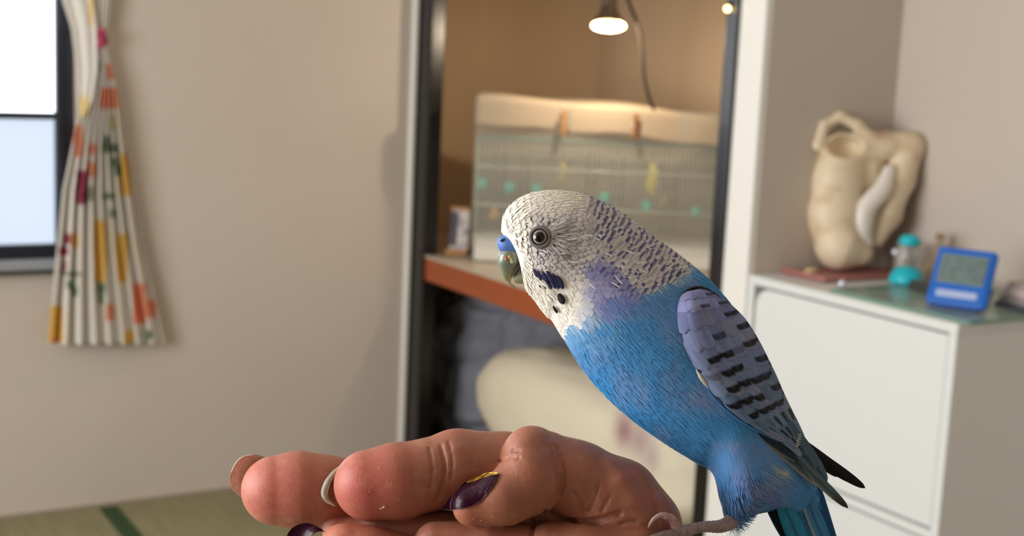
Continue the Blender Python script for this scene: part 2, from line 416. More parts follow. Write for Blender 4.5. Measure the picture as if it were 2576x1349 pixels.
obj('tie_knot', v, f, mat('dark_pink_ribbon', (150, 44, 84), .7), cu)

# ================================================================== closet contents
sh = empty('closet_shelf', (XR+.5, 3.5, .715), 'orange-brown closet shelf with a pale board, carrying the bird cage', 'shelf')
box('front_rail', (XR+.004, 2.642, .716), (XR+.036, 4.84, .803), M_orange, sh, bev=.004)
box('shelf_board', (XR+.036, 2.642, .775), (XC-.002, 4.836, .803), M_shelf, sh)
box('shelf_edge_strip', (XR+.002, 2.642, .797), (XR+.05, 4.84, .806), M_shelf, sh, bev=.002)
SZ = .806
# bird cage, standing square to the viewer
p0 = on(1190, 657, 2, SZ)
RZ = -YAW
def cage_frame(lx, ly, lz): return None
cg = empty('bird_cage', tuple(p0), 'wide wire bird cage with white tray, perches and teal cups on the closet shelf', 'cage', rz=RZ)
CWd, CD, CH, TH = .90, .27, .432, .085
M_wire = mat('pale_wire', (196, 200, 192), .4, metal=.3)
M_tray = mat('white_plastic_tray', (226, 224, 216), .5)
M_teal = mat('teal_plastic', (60, 184, 168), .4)
M_perch = mat('perch_wood', (128, 112, 92), .8, noise_col=(40, (100, 84, 66), .7))
M_yel = mat('yellow_toy', (212, 196, 40), .5)
M_amb = mat('amber_toy', (204, 160, 70), .5)
M_greenrail = mat('grey_green_rail', (116, 142, 128), .5)
bm = boxbm((0, 0, 0), (CWd, CD, TH), .012); bm_obj('tray', bm, M_tray, cg, world=False)
def wires(name, segs, r=.0013):
    return join([tube_geo([a, b], [r, r], 5, 1, ends=False) for a, b in segs])
n = 60; fr = [((CWd*i/n, 0.004, TH), (CWd*i/n, .004, CH)) for i in range(n+1)]
v, f = wires('x', fr); obj('front_wires', v, f, M_wire, cg, world=False, kind='stuff')
v, f = wires('x', [((CWd*i/n, CD-.004, TH), (CWd*i/n, CD-.004, CH)) for i in range(n+1)]); obj('back_wires', v, f, M_wire, cg, world=False, kind='stuff')
for xx in (.003, CWd-.003):
    v, f = wires('x', [((xx, CD*i/18, TH), (xx, CD*i/18, CH)) for i in range(19)]); obj('side_wires', v, f, M_wire, cg, world=False, kind='stuff')
v, f = wires('x', [((CWd*i/n, 0, CH), (CWd*i/n, CD, CH)) for i in range(n+1)]); obj('roof_wires', v, f, M_wire, cg, world=False, kind='stuff')
for z, rr in ((CH, .005), (.33, .003), (.20, .003), (TH+.004, .004)):
    v, f = tube_geo([(0, 0, z), (CWd, 0, z)], [rr, rr], 8, 1); obj('cross_rail', v, f, M_greenrail if z == CH else M_wire, cg, world=False)
M_acr = mat('hazy_acrylic_sheet', (214, 220, 212), .25, alpha=.14)
box('acrylic_front', (-.008, -.012, .05), (CWd+.008, -.008, CH+.118), M_acr, cg, world=False)
box('acrylic_side', (-.012, -.012, .05), (-.008, CD, CH+.118), M_acr, cg, world=False)
for (z, y) in ((.352, .08), (.345, .19), (.19, .13)):
    v, f = tube_geo([(.02, y, z), (CWd-.02, y, z)], [.007, .007], 8, 1); obj('perch', v, f, M_perch, cg, world=False)
def cup(x, z, m=M_teal, r=.020, nm='feeder_cup'):
    prof = [(r*.72, 0), (r*.95, .006), (r, .034), (r*.86, .036), (r*.8, .010)]
    lathe(nm, prof, 14, m, cg, (x, .025, z), world=False)
for (px, py) in ((1205, 465), (1276, 475), (1345, 480), (1520, 503), (1630, 525), (1757, 540)):
    cup((px-1190)*4.6/FPX, max(.095, (650-py+(px-1190)*.05)*4.6/FPX))
def toy(px, py, hh, m, nm='hanging_toy', rr=.017):
    x = (px-1190)*4.6/FPX; z = (652-py+(px-1190)*.05)*4.6/FPX
    v, f = tube_geo([(x, .03, z+hh), (x+.004, .03, z+hh*.55), (x-.002, .03, z+hh*.2), (x+.003, .03, z)], [rr*.5, rr, rr*.85, rr*.45], 12); obj(nm, v, f, m, cg, world=False)
    v, f = tube_geo([(x, .03, z+hh), (x, .03, CH)], [.0015, .0015], 6, 1); obj('toy_string', v, f, M_perch, cg, world=False)
toy(1640, 480, .10, M_yel, rr=.022); toy(1408, 455, .07, mat('olive_toy', (176, 156, 60), .6)); toy(1237, 545, .035, M_amb); toy(1672, 520, .05, mat('olive_dark_toy', (128, 122, 52), .6))
for (px, w_) in ((1245, .05), (1312, .03), (1490, .035), (1560, .05), (1700, .06)):   # dark hanging shapes inside (ladders / swings)
    x = (px-1190)*4.6/FPX
    lad = []
    for k in (-1, 1): lad.append(tube_geo([(x+k*w_*.4, CD-.06, .10), (x+k*w_*.4, CD-.06, .36)], [.004, .004], 6, 1))
    for q in range(5): lad.append(tube_geo([(x-w_*.4, CD-.06, .12+.05*q), (x+w_*.4, CD-.06, .12+.05*q)], [.005, .005], 6, 1))
    v, f = join(lad); obj('ladder', v, f, M_perch, cg, world=False)
# cloth laid over the top of the cage, sagging, hanging a little down the front
M_cloth = mat('cream_cover_cloth', (180, 164, 142), .9, spec=.1, bump=(300, .2, .001))
nu, nv = 60, 26; X = np.linspace(-.012, CWd+.012, nu); pts = []
for j in range(nv):
    t = j/(nv-1)
    for i, x in enumerate(X):
        q = x/CWd; top = CH+.125+.012*math.sin(q*2.6+.6)-.030*math.exp(-((q-.78)/.24)**2)+.008*math.cos(q*9)
        if t < .3: s = t/.3; pts.append((x, -.016-.006*math.sin(q*14), top-.100*(1-s)-.004*math.sin(q*20)*(1-s)))
        else: s = (t-.3)/.7; pts.append((x, -.016+(CD+.03)*s, top+.006*math.sin(s*3)+.004*math.sin(q*11+s*4)))
rot = Matrix.Rotation(RZ, 3, 'Z'); P0 = Vector(p0)
pw = [tuple(P0+rot @ Vector(q)) for q in pts]
o = obj('cage_cover', pw, grid_faces(nv, nu), M_cloth); solidify(o, .003)
tag(o, 'cream cloth draped over the top of the bird cage', 'cloth')
M_peg = mat('peg_wood', (196, 142, 84), .6, noise_col=(60, (160, 108, 60), .7)); M_peg2 = mat('peg_dark_wood', (150, 98, 54), .6, noise_col=(60, (120, 76, 40), .7))
for (px, py, mt, lab) in ((1403, 330, M_peg, 'pale wooden clothespin clipped on the cage cover, nearer the black post'), (1583, 325, M_peg2, 'brown wooden clothespin clipped on the cage cover above the yellow toy')):
    lx = (px-1190)*4.62/FPX
    e = empty('clothespin', tuple(P0+rot @ Vector((lx, -.024, CH+.02))), lab, 'clothespin', rz=RZ)
    for k in (-1, 1):
        bm = boxbm((-.007, -.008+k*.006, 0), (.007, -.003+k*.006, .085), .002)
        for q in bm.verts: q.co.y += k*.05*max(0, q.co.z-.05)
        bm_obj('peg_half', bm, mt, e, world=False)
    v, f = tube_geo([(-.009, -.005, .045), (.009, -.005, .045)], [.004, .004], 8, 1); obj('spring', v, f, M_wire, e, world=False)
# framed photo card and wooden block by the cage
M_card = mat('photo_card', (214, 200, 190), .4, noise_col=(30, (60, 58, 90), .9))
pc = on(1150, 640, 2, SZ); e = empty('photo_stand', tuple(pc), 'small photo card in a pale wooden stand between the cage and the black post', 'photo', rz=RZ-.3)
bm = boxbm((-.032, -.004, .004), (.036, .004, .165), .002); bmesh.ops.rotate(bm, verts=bm.verts, cent=(0, 0, 0), matrix=Matrix.Rotation(-.14, 3, 'X')); bm_obj('card', bm, M_card, e, world=False)
box('stand_base', (-.04, -.022, 0), (.04, .025, .018), M_peg, e, world=False, bev=.003)
box('stand_top', (-.036, .014, .158), (.036, .03, .17), M_peg, e, world=False, bev=.002)
M_jar = mat('dark_pocket', (46, 42, 64), .5)
bm = boxbm((-.030, -.010, .03), (-.006, -.005, .15), .001); bmesh.ops.rotate(bm, verts=bm.verts, cent=(0, 0, 0), matrix=Matrix.Rotation(-.14, 3, 'X')); bm_obj('dark_print', bm, M_jar, e, world=False)

# clip lamp above the cage
lp = on(1531, 66, 0, 2.55)
la = empty('closet_lamp', tuple(lp), 'chrome bell-shaped spot lamp glowing warm above the bird cage', 'lamp')
M_chr = mat('brushed_chrome', (170, 160, 150), .22, metal=.9)
M_bulb = mat('glowing_bulb', (150, 130, 90), .4, emit=((255, 226, 160), 4.5))
M_refl = mat('lamp_reflector', (214, 190, 150), .4)
_sh = lathe('shade', [(.056, 0), (.0575, .002), (.052, .012), (.040, .030), (.030, .048), (.026, .075), (.026, .135), (.018, .15), (.012, .16)], 40, M_chr, la, tuple(lp), cap=False)
_re = lathe('reflector', [(.0545, .001), (.046, .014), (.034, .032), (.022, .05), (.001, .052)], 40, M_refl, la, tuple(lp), cap=False)
bm = bmesh.new(); bmesh.ops.create_uvsphere(bm, u_segments=24, v_segments=14, radius=.026)
for q in bm.verts: q.co = Vector((q.co.x+lp[0], q.co.y+lp[1], q.co.z*.8+lp[2]+.018))
_bu = bm_obj('bulb', bm, M_bulb, la, smooth=True)
for o in (_sh, _re, _bu): o.rotation_mode = 'QUATERNION'; o.rotation_quaternion = Matrix.Rotation(math.radians(-19), 3, Vector(r0)).to_quaternion()
arm = [lp+np.array([.026, .043, .15]), lp+np.array([.04, .05, .3]), lp+np.array([.1, .02, .5]), lp+np.array([.2, .04, .76])]
v, f = tube_geo(arm, [.008]*4, 10); obj('arm', v, f, M_chr, la)
M_cord = mat('brown_cord', (52, 46, 40), .8, spec=.1)
cp = [on(1570, -60, 0, 2.62), on(1580, 0, 0, 2.62), on(1603, 60, 0, 2.64), on(1615, 120, 0, 2.66), on(1620, 190, 0, 2.68), on(1632, 245, 0, 2.70), on(1645, 275, 0, 2.72)]
v, f = tube_geo(cp, [.0055]*7, 8); obj('cord', v, f, M_cord, la)
l = bpy.data.lights.new('closet_lamp_light', 'POINT'); l.energy = 9.5; l.color = (1.0, .82, .60); l.shadow_soft_size = .018
lo_ = bpy.data.objects.new('closet_lamp_light', l); COL.objects.link(lo_); lo_.parent = la; lo_.location = (-.006, -.010, -.028)
# small night-light bulb clipped on the right-hand post
nb = on(1830, 22, 0, XR-.022)
e = empty('night_light', tuple(nb), 'tiny glowing round bulb on the closet post beside the white end board', 'light')
bm = bmesh.new(); bmesh.ops.create_uvsphere(bm, u_segments=16, v_segments=10, radius=.0075)
for q in bm.verts: q.co = q.co+Vector(nb)
bm_obj('bulb', bm, mat('night_bulb', (255, 235, 200), .4, emit=((255, 214, 140), 7)), e, smooth=True)
v, f = tube_geo([nb+np.array([.004, 0, .006]), nb+np.array([.012, -.004, .02]), nb+np.array([.016, -.01, .05])], [.004, .004, .003], 8); obj('clip', v, f, M_black, e)

# bedding stowed under the shelf
def blob(name, centre, rad, mat_, amp, scale, power=2.6, parent=None, nu=70, nv=46, cols=None, rz=0.0, seed=0.0, ridge=None):
    th = np.linspace(0, 2*math.pi, nu, endpoint=False); ph = np.linspace(-math.pi/2+.001, math.pi/2-.001, nv)
    T, Ph = np.meshgrid(th, ph)
    sg = lambda x, e: np.sign(x)*np.abs(x)**e
    e1 = 2/power
    x = sg(np.cos(Ph), e1)*sg(np.cos(T), e1); y = sg(np.cos(Ph), e1)*sg(np.sin(T), e1); z = sg(np.sin(Ph), e1)
    P = np.stack([x, y, z], -1)
    nz = noise(P*scale+seed)-.5+.5*(noise(P*scale*2.3+seed+9)-.5)
    if ridge is not None: nz = nz+ridge(P)
    P = P*(1+amp*nz[..., None])*np.array(rad)
    c, s = math.cos(rz), math.sin(rz)
    P = np.stack([P[..., 0]*c-P[..., 1]*s, P[..., 0]*s+P[..., 1]*c, P[..., 2]], -1)+np.array(centre)
    v = P.reshape(-1, 3); cl = None
    if cols is not None: cl = cols(v)
    return obj(name, v, grid_faces(nv, nu, True)+[tuple(range(nu))[::-1], tuple((nv-1)*nu+i for i in range(nu))], mat_, parent, cl)
def toproj(v):
    d = v-CAM; z = d @ Fw
    return CX+FPX*(d @ Rt)/z, CY-FPX*(d @ Up)/z
M_futon = mat('grey_white_futon_cloth', (214, 206, 192), .95, spec=.1, noise_col=(6, (196, 186, 172), .6), bump=(25, .5, .01))
o = blob('folded_futon', (2.58, 3.16, .068), (.38, .50, .068), M_futon, .05, 2.0, 6.0, nu=90)
tag(o, 'folded pale futon lying on the closet floor under the cushion', 'bedding')
M_quilt = mat('charcoal_quilt_cloth', (132, 134, 146), .95, spec=.1, noise_col=(12, (158, 160, 172), .7), bump=(18, .6, .02))
o = blob('quilt_bundle', (2.74, 4.21, .335), (.22, .50, .325), M_quilt, .30, 3.6, 3.0, rz=.5, nu=130, nv=90, seed=3.7, ridge=lambda P: .28*np.abs(np.sin(7*P[..., 1]+3*P[..., 2]+4*noise(P*2)))-.14)
tag(o, 'rolled charcoal grey quilt bundle under the closet shelf', 'bedding')
def cush_cols(v):
    x, y = toproj(v); c = np.tile(np.array([232, 222, 200.]), (len(v), 1))
    for (px, py, rx, ry, rgb) in ((1570, 1085, 22, 40, (150, 108, 118)), (1610, 1110, 26, 45, (178, 150, 150)), (1640, 1150, 20, 40, (188, 170, 166))):
        mk = np.exp(-(((x-px)/rx)**2+((y-py)/ry)**2)); c = mix(c, rgb, mk*.9)
    return lin(c)
M_cush = mat('cream_cushion_cover', attr=True, rough=.95, spec=.1, bump=(14, .5, .015))
o = blob('cushion', (2.42, 3.46, .347), (.19, .66, .208), M_cush, .06, 2.2, 2.5, nu=120, nv=70, cols=cush_cols, rz=.0, seed=1.0)
tag(o, 'plump cream cushion with faint mauve flowers on the futon in the closet', 'cushion')

# ================================================================== cabinet and what stands on it
CT = 1.012
cb = empty('cabinet', (2.40, 2.17, 0), 'white flap-door shoe cabinet standing against the white end board', 'cabinet')
Y0, Y1, XB = 1.85, 2.498, XA-.004
box('top_panel', (XR, Y0, CT-.022), (XB, Y1, CT), M_cab, cb, bev=.002)
box('side_panel', (XR, Y0, .03), (XB, Y0+.022, CT-.022), M_cab, cb, bev=.002)
box('side_panel', (XR, Y1-.022, .03), (XB, Y1, CT-.022), M_cab, cb, bev=.002)
box('back_panel', (XB-.01, Y0+.022, .03), (XB, Y1-.022, CT-.022), M_cab, cb)
box('inner_back', (XR+.20, Y0+.022, .05), (XR+.204, Y1-.022, CT-.022), M_cab, cb)
box('plinth', (XR+.03, Y0+.01, 0), (XB, Y1-.01, .05), M_cab, cb)
box('middle_rail', (XR+.0015, Y0+.022, .546), (XR+.03, Y1-.022, .566), M_cab, cb, bev=.002)
def door(z0, z1):
    bm = bmesh.new(); ya, yb = Y0+.0275, Y1-.0275; pr = []
    r = .045
    pr = [(ya, z0), (yb, z0)]
    for k in range(9): a = k/8*math.pi/2; pr.append((yb-r+r*math.cos(a), z1-r+r*math.sin(a)))
    pr.append((ya, z1))
    a_ = [bm.verts.new((XR+.006, y, z)) for y, z in pr]; b_ = [bm.verts.new((XR+.024, y, z)) for y, z in pr]
    bm.faces.new(a_[::-1]); bm.faces.new(b_)
    for i in range(len(pr)): j = (i+1) % len(pr); bm.faces.new((a_[i], a_[j], b_[j], b_[i]))
    bmesh.ops.recalc_face_normals(bm, faces=bm.faces)
    return bm_obj('flap_door', bm, M_cab, cb)
door(.5715, CT-.0275); door(.060, .5405)
v, f = tube_geo([(2.47, Y0-.002, CT-.004), (2.47, Y0-.004, CT-.03)], [.004, .003], 8, 1); obj('glass_clip', v, f, mat('green_glass_clip', (120, 140, 120), .3), cb)
M_grn = mat('green_tinted_glass', (176, 204, 190), .08, alpha=.45, spec=.8)
M_grnedge = mat('green_glass_edge', (122, 158, 142), .15, alpha=.85)
gl = empty('glass_plate', (2.40, 2.03, CT), 'greenish glass plate lying on the white cabinet under the blue clock', 'glass plate')
box('pane', (2.195, 1.838, CT+.0005), (2.610, 2.236, CT+.008), M_grn, gl, bev=.001)
box('glass_edge', (2.192, 1.836, CT+.0005), (2.195, 2.238, CT+.008), M_grnedge, gl); box('glass_edge', (2.195, 1.835, CT+.0005), (2.610, 1.838, CT+.008), M_grnedge, gl); box('glass_edge', (2.195, 2.236, CT+.0005), (2.610, 2.239, CT+.008), M_grnedge, gl)
GT = CT+.008
# pink tray under the ornament
tr = on(2075, 688, 2, CT); M_pink = mat('dusty_pink_tray', (168, 108, 104), .5)
e = empty('pink_tray', (2.415, 2.40, CT), 'flat dusty pink tray under the cream shell ornament', 'tray')
box('tray_plate', (2.27, 2.335, CT+.001), (2.56, 2.485, CT+.010), M_pink, e, bev=.004)
box('tray_lip', (2.265, 2.330, CT+.006), (2.275, 2.49, CT+.016), M_pink, e, bev=.003)
# shell ornament (one carved body)
ZO = 3.36
fd = Field((1995, 285, -150), (2350, 700, 150), 4.0)
fd.chain([(2112, 632, 0, 66), (2104, 560, 0, 70), (2108, 470, 0, 62), (2118, 410, 0, 58)], 14, 20)
fd.chain([(2125, 640, 20, 52), (2165, 655, 10, 30)], 24)
fd.chain([(2160, 395, -10, 40), (2225, 385, -20, 36), (2288, 385, -30, 34)], 18)
fd.chain([(2290, 390, -25, 34), (2262, 470, -20, 36), (2232, 560, -15, 32), (2205, 620, -10, 20)], 14, 20)
fd.chain([(2058, 385, 25, 16), (2072, 335, 10, 13), (2112, 312, 0, 13), (2158, 335, -5, 14), (2200, 378, -10, 18)], 10)
fd.chain([(2185, 440, -30, 40), (2190, 560, -30, 40)], 10)
fd.ellip_cut((2126, 388, 35), (44, 30, 60), 8)
fd.ellip_cut((2196, 520, 60), (36, 100, 60), 10)
V, Fc = fd.mesh()
nz = noise(V/26.)
cols = lin(mix(np.tile(np.array([230, 213, 186.]), (len(V), 1)), (206, 178, 144), sstep(.5, .85, nz)*.6))
for (px, py, r_) in ((2215, 350, 22),):
    cols = mix(cols, lin((168, 118, 84)), np.exp(-((V[:, 0]-px)**2+(V[:, 1]-py)**2)/r_**2)*.8)
M_shell = mat('cream_shell', attr=True, rough=.5, sss=(.1, (1, .6, .4), .01))
wv = W(V, ZO); orn = empty('shell_ornament', tuple(W((2110, 692, 0), ZO)), 'tall cream carved shell ornament with a hollow and loop at its top on the cabinet', 'ornament')
wv[:, 2] += (CT+.011)-wv[:, 2].min()
orn.location.z = CT+.011
obj('carved_body', wv, Fc, M_shell, orn, cols)
v, f = tube_geo([(2238, 428, 20), (2218, 478, 32), (2178, 525, 40), (2172, 570, 38), (2186, 612, 26)], [16, 24, 26, 24, 10], 18)
o = obj('white_inner_lip', W(v, ZO), f, mat('white_porcelain', (236, 228, 222), .35), orn); o['label'] = 'glossy white inner lip'
# teal water dispenser
M_teal2 = mat('bright_teal_plastic', (12, 186, 204), .35); M_clear = mat('clear_plastic', (205, 200, 196), .08, alpha=.38, spec=.9)
tp = on(2280, 712, 2, GT); td = empty('water_dispenser', tuple(tp), 'small teal and clear plastic dispenser with teal cap beside the blue clock', 'dispenser')
s_ = 3.28/FPX
lathe('base', [(41*s_, 0), (43*s_, 4*s_), (42*s_, 14*s_), (34*s_, 30*s_), (22*s_, 41*s_), (4*s_, 44*s_)], 32, M_teal2, td, tuple(tp))
lathe('clear_body', [(20*s_, 40*s_), (28*s_, 52*s_), (30*s_, 68*s_), (26*s_, 84*s_), (20*s_, 96*s_)], 32, M_clear, td, tuple(tp), cap=False)
lathe('inner_stem', [(10*s_, 40*s_), (14*s_, 60*s_), (9*s_, 96*s_)], 20, mat('grey_stem', (104, 92, 84), .5), td, tuple(tp))
lathe('cap', [(22*s_, 94*s_), (27*s_, 99*s_), (26*s_, 108*s_), (18*s_, 118*s_), (5*s_, 121*s_)], 28, M_teal2, td, tuple(tp))
for k, (px, py, rr) in enumerate(((2253, 634, 9), (2275, 628, 7), (2270, 645, 6))):
    q = W((px, py, 0), 3.24); bm = bmesh.new(); bmesh.ops.create_uvsphere(bm, u_segments=16, v_segments=10, radius=rr*3.24/FPX)
    for b_ in bm.verts: b_.co = b_.co+Vector(q)
    bm_obj('glass_bead', bm, mat('pearl_bead', (228, 228, 240), .1, metal=.2), td, smooth=True)
# yellow figurine in a small jar
yp = on(2226, 690, 2, CT); yp = np.array([2.50, 2.335, CT])
e = empty('yellow_jar', (2.530, 2.335, CT+.001), 'small clear jar with yellow contents behind the teal dispenser', 'jar')
q = np.array([2.530, 2.335, CT+.001])
lathe('jar_glass', [(.022, 0), (.025, .004), (.025, .062), (.019, .070), (.019, .078)], 24, M_clear, e, tuple(q), cap=False)
lathe('yellow_filling', [(.004, .018), (.015, .022), (.017, .036), (.012, .052), (.003, .058)], 20, mat('amber_filling', (204, 148, 24), .4), e, tuple(q))
lathe('lid', [(.021, .076), (.022, .079), (.022, .088), (.003, .090)], 24, mat('grey_green_lid', (120, 130, 118), .5), e, tuple(q))
# pale triangular bottle behind
q = np.array([2.572, 2.268, GT]); e = empty('clear_bottle', tuple(q), 'pale cone-shaped clear bottle between the dispenser and the blue clock', 'bottle')
lathe('bottle_glass', [(.030, 0), (.033, .004), (.032, .025), (.018, .066), (.009, .094), (.009, .104)], 28, mat('frosted_bottle', (224, 204, 180), .3, alpha=.7), e, tuple(q))
lathe('stopper', [(.011, .102), (.011, .111), (.004, .113)], 20, mat('tan_stopper', (170, 140, 108), .6), e, tuple(q))
lathe('bottle_contents', [(.027, .006), (.028, .028), (.020, .05)], 24, mat('tan_liquid', (158, 120, 80), .4), e, tuple(q))
# flat dark case under the dispenser / clock
e = empty('dark_case', (2.335, 2.13, GT), 'flat dark case lying on the glass plate behind the blue clock', 'case')
box('case_body', (2.385, 2.035, GT+.0005), (2.50, 2.185, GT+.016), mat('dark_case_plastic', (52, 52, 48), .4), e, bev=.004)
box('case_lid', (2.387, 2.037, GT+.016), (2.498, 2.183, GT+.021), mat('dark_case_lid', (62, 60, 54), .35), e, bev=.002)
td.location = (td.location[0], td.location[1], td.location[2])
# blue digital clock, leaning back a little, facing the viewer
cp_ = on(2398, 778, 2, GT); ck = empty('digital_clock', tuple(cp_), 'blue digital clock with grey screen and pale label strip on the glass plate', 'clock', rz=RZ-math.radians(34))
M_blue = mat('blue_clock_plastic', (22, 102, 200), .4); M_blued = mat('deep_blue_plastic', (8, 52, 128), .4)
CWK, CHK, CDK = .064, .124, .014
tilt = Matrix.Rotation(math.radians(-29), 3, 'X')
def ckbox(nm, lo, hi, m, bev=0.002, seg=3):
    lo = (lo[0]*.97, lo[1], lo[2]*1.08); hi = (hi[0]*.97, hi[1], hi[2]*1.08)
    bm = boxbm(lo, hi, bev, seg); bmesh.ops.rotate(bm, verts=bm.verts, cent=(0, 0, 0), matrix=tilt); bmesh.ops.translate(bm, verts=bm.verts, vec=(0, 0, .0078)); return bm_obj(nm, bm, m, ck, world=False)
ckbox('case', (-CWK, 0, 0), (CWK, CDK, CHK), M_blue, .006)
ckbox('case_side', (CWK-.004, .004, .004), (CWK+.003, CDK+.003, CHK-.004), M_blue, .002)
ckbox('screen_bezel', (-.054, -.0012, .042), (.055, .004, .111), M_blue, .001)
ckbox('screen', (-.051, -.0022, .045), (.052, .003, .108), mat('lcd_grey', (112, 130, 130), .3), .0005)
M_seg = mat('lcd_segment', (99, 117, 119), .4)
def seg7(x, z, w_, h_, on_):
    t = .0045
    S = {'a': (x, z+h_-t, x+w_, z+h_), 'g': (x, z+h_/2-t/2, x+w_, z+h_/2+t/2), 'd': (x, z, x+w_, z+t), 'f': (x, z+h_/2, x+t, z+h_), 'b': (x+w_-t, z+h_/2, x+w_, z+h_), 'e': (x, z, x+t, z+h_/2), 'c': (x+w_-t, z, x+w_, z+h_/2)}
    for k in on_: a = S[k]; ckbox('lcd_mark', (a[0], -.0027, a[1]), (a[2], -.0018, a[3]), M_seg, 0)
seg7(-.040, .056, .004, .042, 'bc'); seg7(-.022, .056, .018, .042, 'abged'); seg7(.006, .056, .018, .042, 'fgbc'); seg7(.030, .056, .018, .042, 'abcdef')
ckbox('label_strip', (-.045, -.0015, .016), (.045, .003, .031), mat('pale_label', (176, 192, 230), .5), .001)
box('stand_foot', (-.05, -.002, 0), (.05, CDK+.055, .006), M_blued, ck, bev=.002, world=False)
# pinkish stack at the right end
e = empty('paper_stack', (2.47, 1.935, GT), 'small stack of grey and mauve notebooks beside the blue clock', 'books')
for k, (c_, h_) in enumerate((((70, 74, 84), .010), ((150, 140, 140), .014), ((196, 180, 176), .020), ((176, 158, 156), .012))):
    z = GT+.0005+[0, .010, .024, .044][k]
    box('notebook', (2.405+.006*k, 1.845+.004*k, z), (2.56-.004*k, 1.955-.006*k, z+h_), mat('notebook_cover', c_, .7), e, bev=.002)
# little glass marble near the edge
q = on(2118, 722, 2, CT); bm = bmesh.new(); bmesh.ops.create_uvsphere(bm, u_segments=20, v_segments=12, radius=.0085)
for b_ in bm.verts: b_.co = b_.co+Vector((q[0], q[1], CT+.0085))
o = bm_obj('marble', bm, mat('pale_marble', (232, 236, 255), .05, metal=.8), None, smooth=True); tag(o, 'tiny shiny pale marble on the cabinet edge', 'marble')
q = on(2048, 700, 2, CT); bm = bmesh.new(); bmesh.ops.create_icosphere(bm, subdivisions=3, radius=.012)
for b_ in bm.verts: b_.co = Vector((b_.co.x*1.6+2.29, b_.co.y+2.405, b_.co.z*.7+CT+.0085+.010))
o = bm_obj('bead_pebble', bm, mat('tan_pebble', (214, 190, 150), .5, noise_col=(80, (180, 150, 110), .6)), None, smooth=True); tag(o, 'small tan pebble on the pink tray', 'pebble')
# ================================================================== the hand (photo-pixel units at the bird's distance; d towards the viewer)
hf = Field((552, 1046, -264), (1800, 1760, 222), 3.0)
# far finger: pad turned to the viewer
hf.chain([(694, 1235, -96, 88), (752, 1234, -98, 97), (815, 1238, -102, 92), (900, 1236, -108, 80), (1040, 1205, -122, 84), (1160, 1195, -132, 86), (1340, 1240, -136, 92), (1480, 1380, -110, 110)], 3, 14)
# near long finger
hf.chain([(930, 1222, 8, 91), (1000, 1212, 8, 97), (1072, 1196, 2, 90), (1150, 1176, -8, 95), (1270, 1180, -20, 92), (1420, 1270, -40, 96)], 3, 12)
# bent digit: knuckle, then down to its tip
hf.chain([(1338, 1146, 72, 75), (1335, 1212, 96, 80), (1272, 1252, 112, 66), (1188, 1276, 108, 50)], 5, 26)
# web / base of that digit running back towards the wrist
hf.chain([(1372, 1160, 56, 76), (1450, 1206, 46, 92), (1552, 1262, 34, 104), (1606, 1330, 20, 104), (1630, 1480, 0, 125)], 4, 30)
# pad below it where the bird holds on
hf.chain([(1388, 1392, 66, 80), (1480, 1400, 72, 88), (1610, 1396, 62, 88), (1660, 1400, 52, 76)], 4, 20)
# lower fingers
hf.chain([(850, 1338, -62, 40), (950, 1345, -58, 58), (1100, 1352, -50, 66), (1320, 1370, -50, 90)], 4, 14)
hf.chain([(868, 1384, 26, 68), (930, 1398, 26, 73), (1040, 1428, 14, 76), (1200, 1450, 0, 82), (1380, 1470, -10, 100)], 3, 14)
hf.chain([(905, 1520, -10, 58), (1010, 1530, -12, 64), (1180, 1510, -20, 72), (1400, 1520, -30, 100)], 3, 14)
hf.chain([(1100, 1370, 40, 60), (1230, 1376, 52, 66), (1330, 1392, 50, 74)], 6, 14)
# palm, wrist, start of the forearm
hf.chain([(1400, 1470, -30, 130), (1560, 1560, -20, 150), (1640, 1640, -10, 130), (1650, 1700, -10, 40)], 24, 30)
hf.chain([(1532, 1172, 100, 10), (1562, 1214, 126, 14), (1592, 1262, 132, 14), (1622, 1310, 122, 11)], 26, 12)
hf.chain([(1602, 1212, 90, 9), (1636, 1256, 98, 11), (1656, 1300, 92, 9)], 22, 12)
def crease(line, r, sink=1.5, k=4.0):
    """shallow fold following the surface seen at these photo positions"""
    q = interp(np.array(line, float), np.linspace(0, len(line)-1, (len(line)-1)*5+1)); pts = []
    for (px, py) in q:
        i, j = int(round((px-hf.lo[0])/hf.step)), int(round((py-hf.lo[1])/hf.step))
        col = np.argwhere(hf.phi[i, j, :] < 0)
        if len(col): pts.append((px, py, hf.ax[2][col.max()]+sink))
    if len(pts) > 1: hf.groove(pts, r, k)
for ln, r_, sk in (([(1108, 1120), (1119, 1170), (1113, 1225), (1098, 1264)], 5, 2.6), ([(1080, 1128), (1088, 1180), (1080, 1236)], 4, 3.2), ([(1128, 1110), (1138, 1160), (1134, 1210)], 4, 3.4),
                   ([(1402, 1122), (1414, 1165), (1417, 1205), (1409, 1240), (1392, 1266), (1370, 1288)], 5, 2.2), ([(1372, 1290), (1420, 1307), (1470, 1314), (1512, 1308), (1560, 1293)], 9, 1.0),
                   ([(1440, 1236), (1462, 1272), (1470, 1302)], 5, 3.2), ([(1506, 1218), (1494, 1260), (1478, 1292)], 5, 3.2), ([(1536, 1246), (1512, 1288)], 5, 3.2), ([(1640, 1236), (1654, 1286), (1658, 1326)], 5, 2.0),
                   ([(1258, 1160), (1286, 1150), (1306, 1152)], 4, 3.0), ([(1262, 1146), (1288, 1134), (1306, 1134)], 4, 3.2), ([(1345, 1310), (1338, 1340), (1330, 1380)], 6, 1.5), ([(1560, 1320), (1600, 1312), (1632, 1326)], 5, 2.0)):
    crease(ln, r_, sk)
V, Fc = hf.mesh()
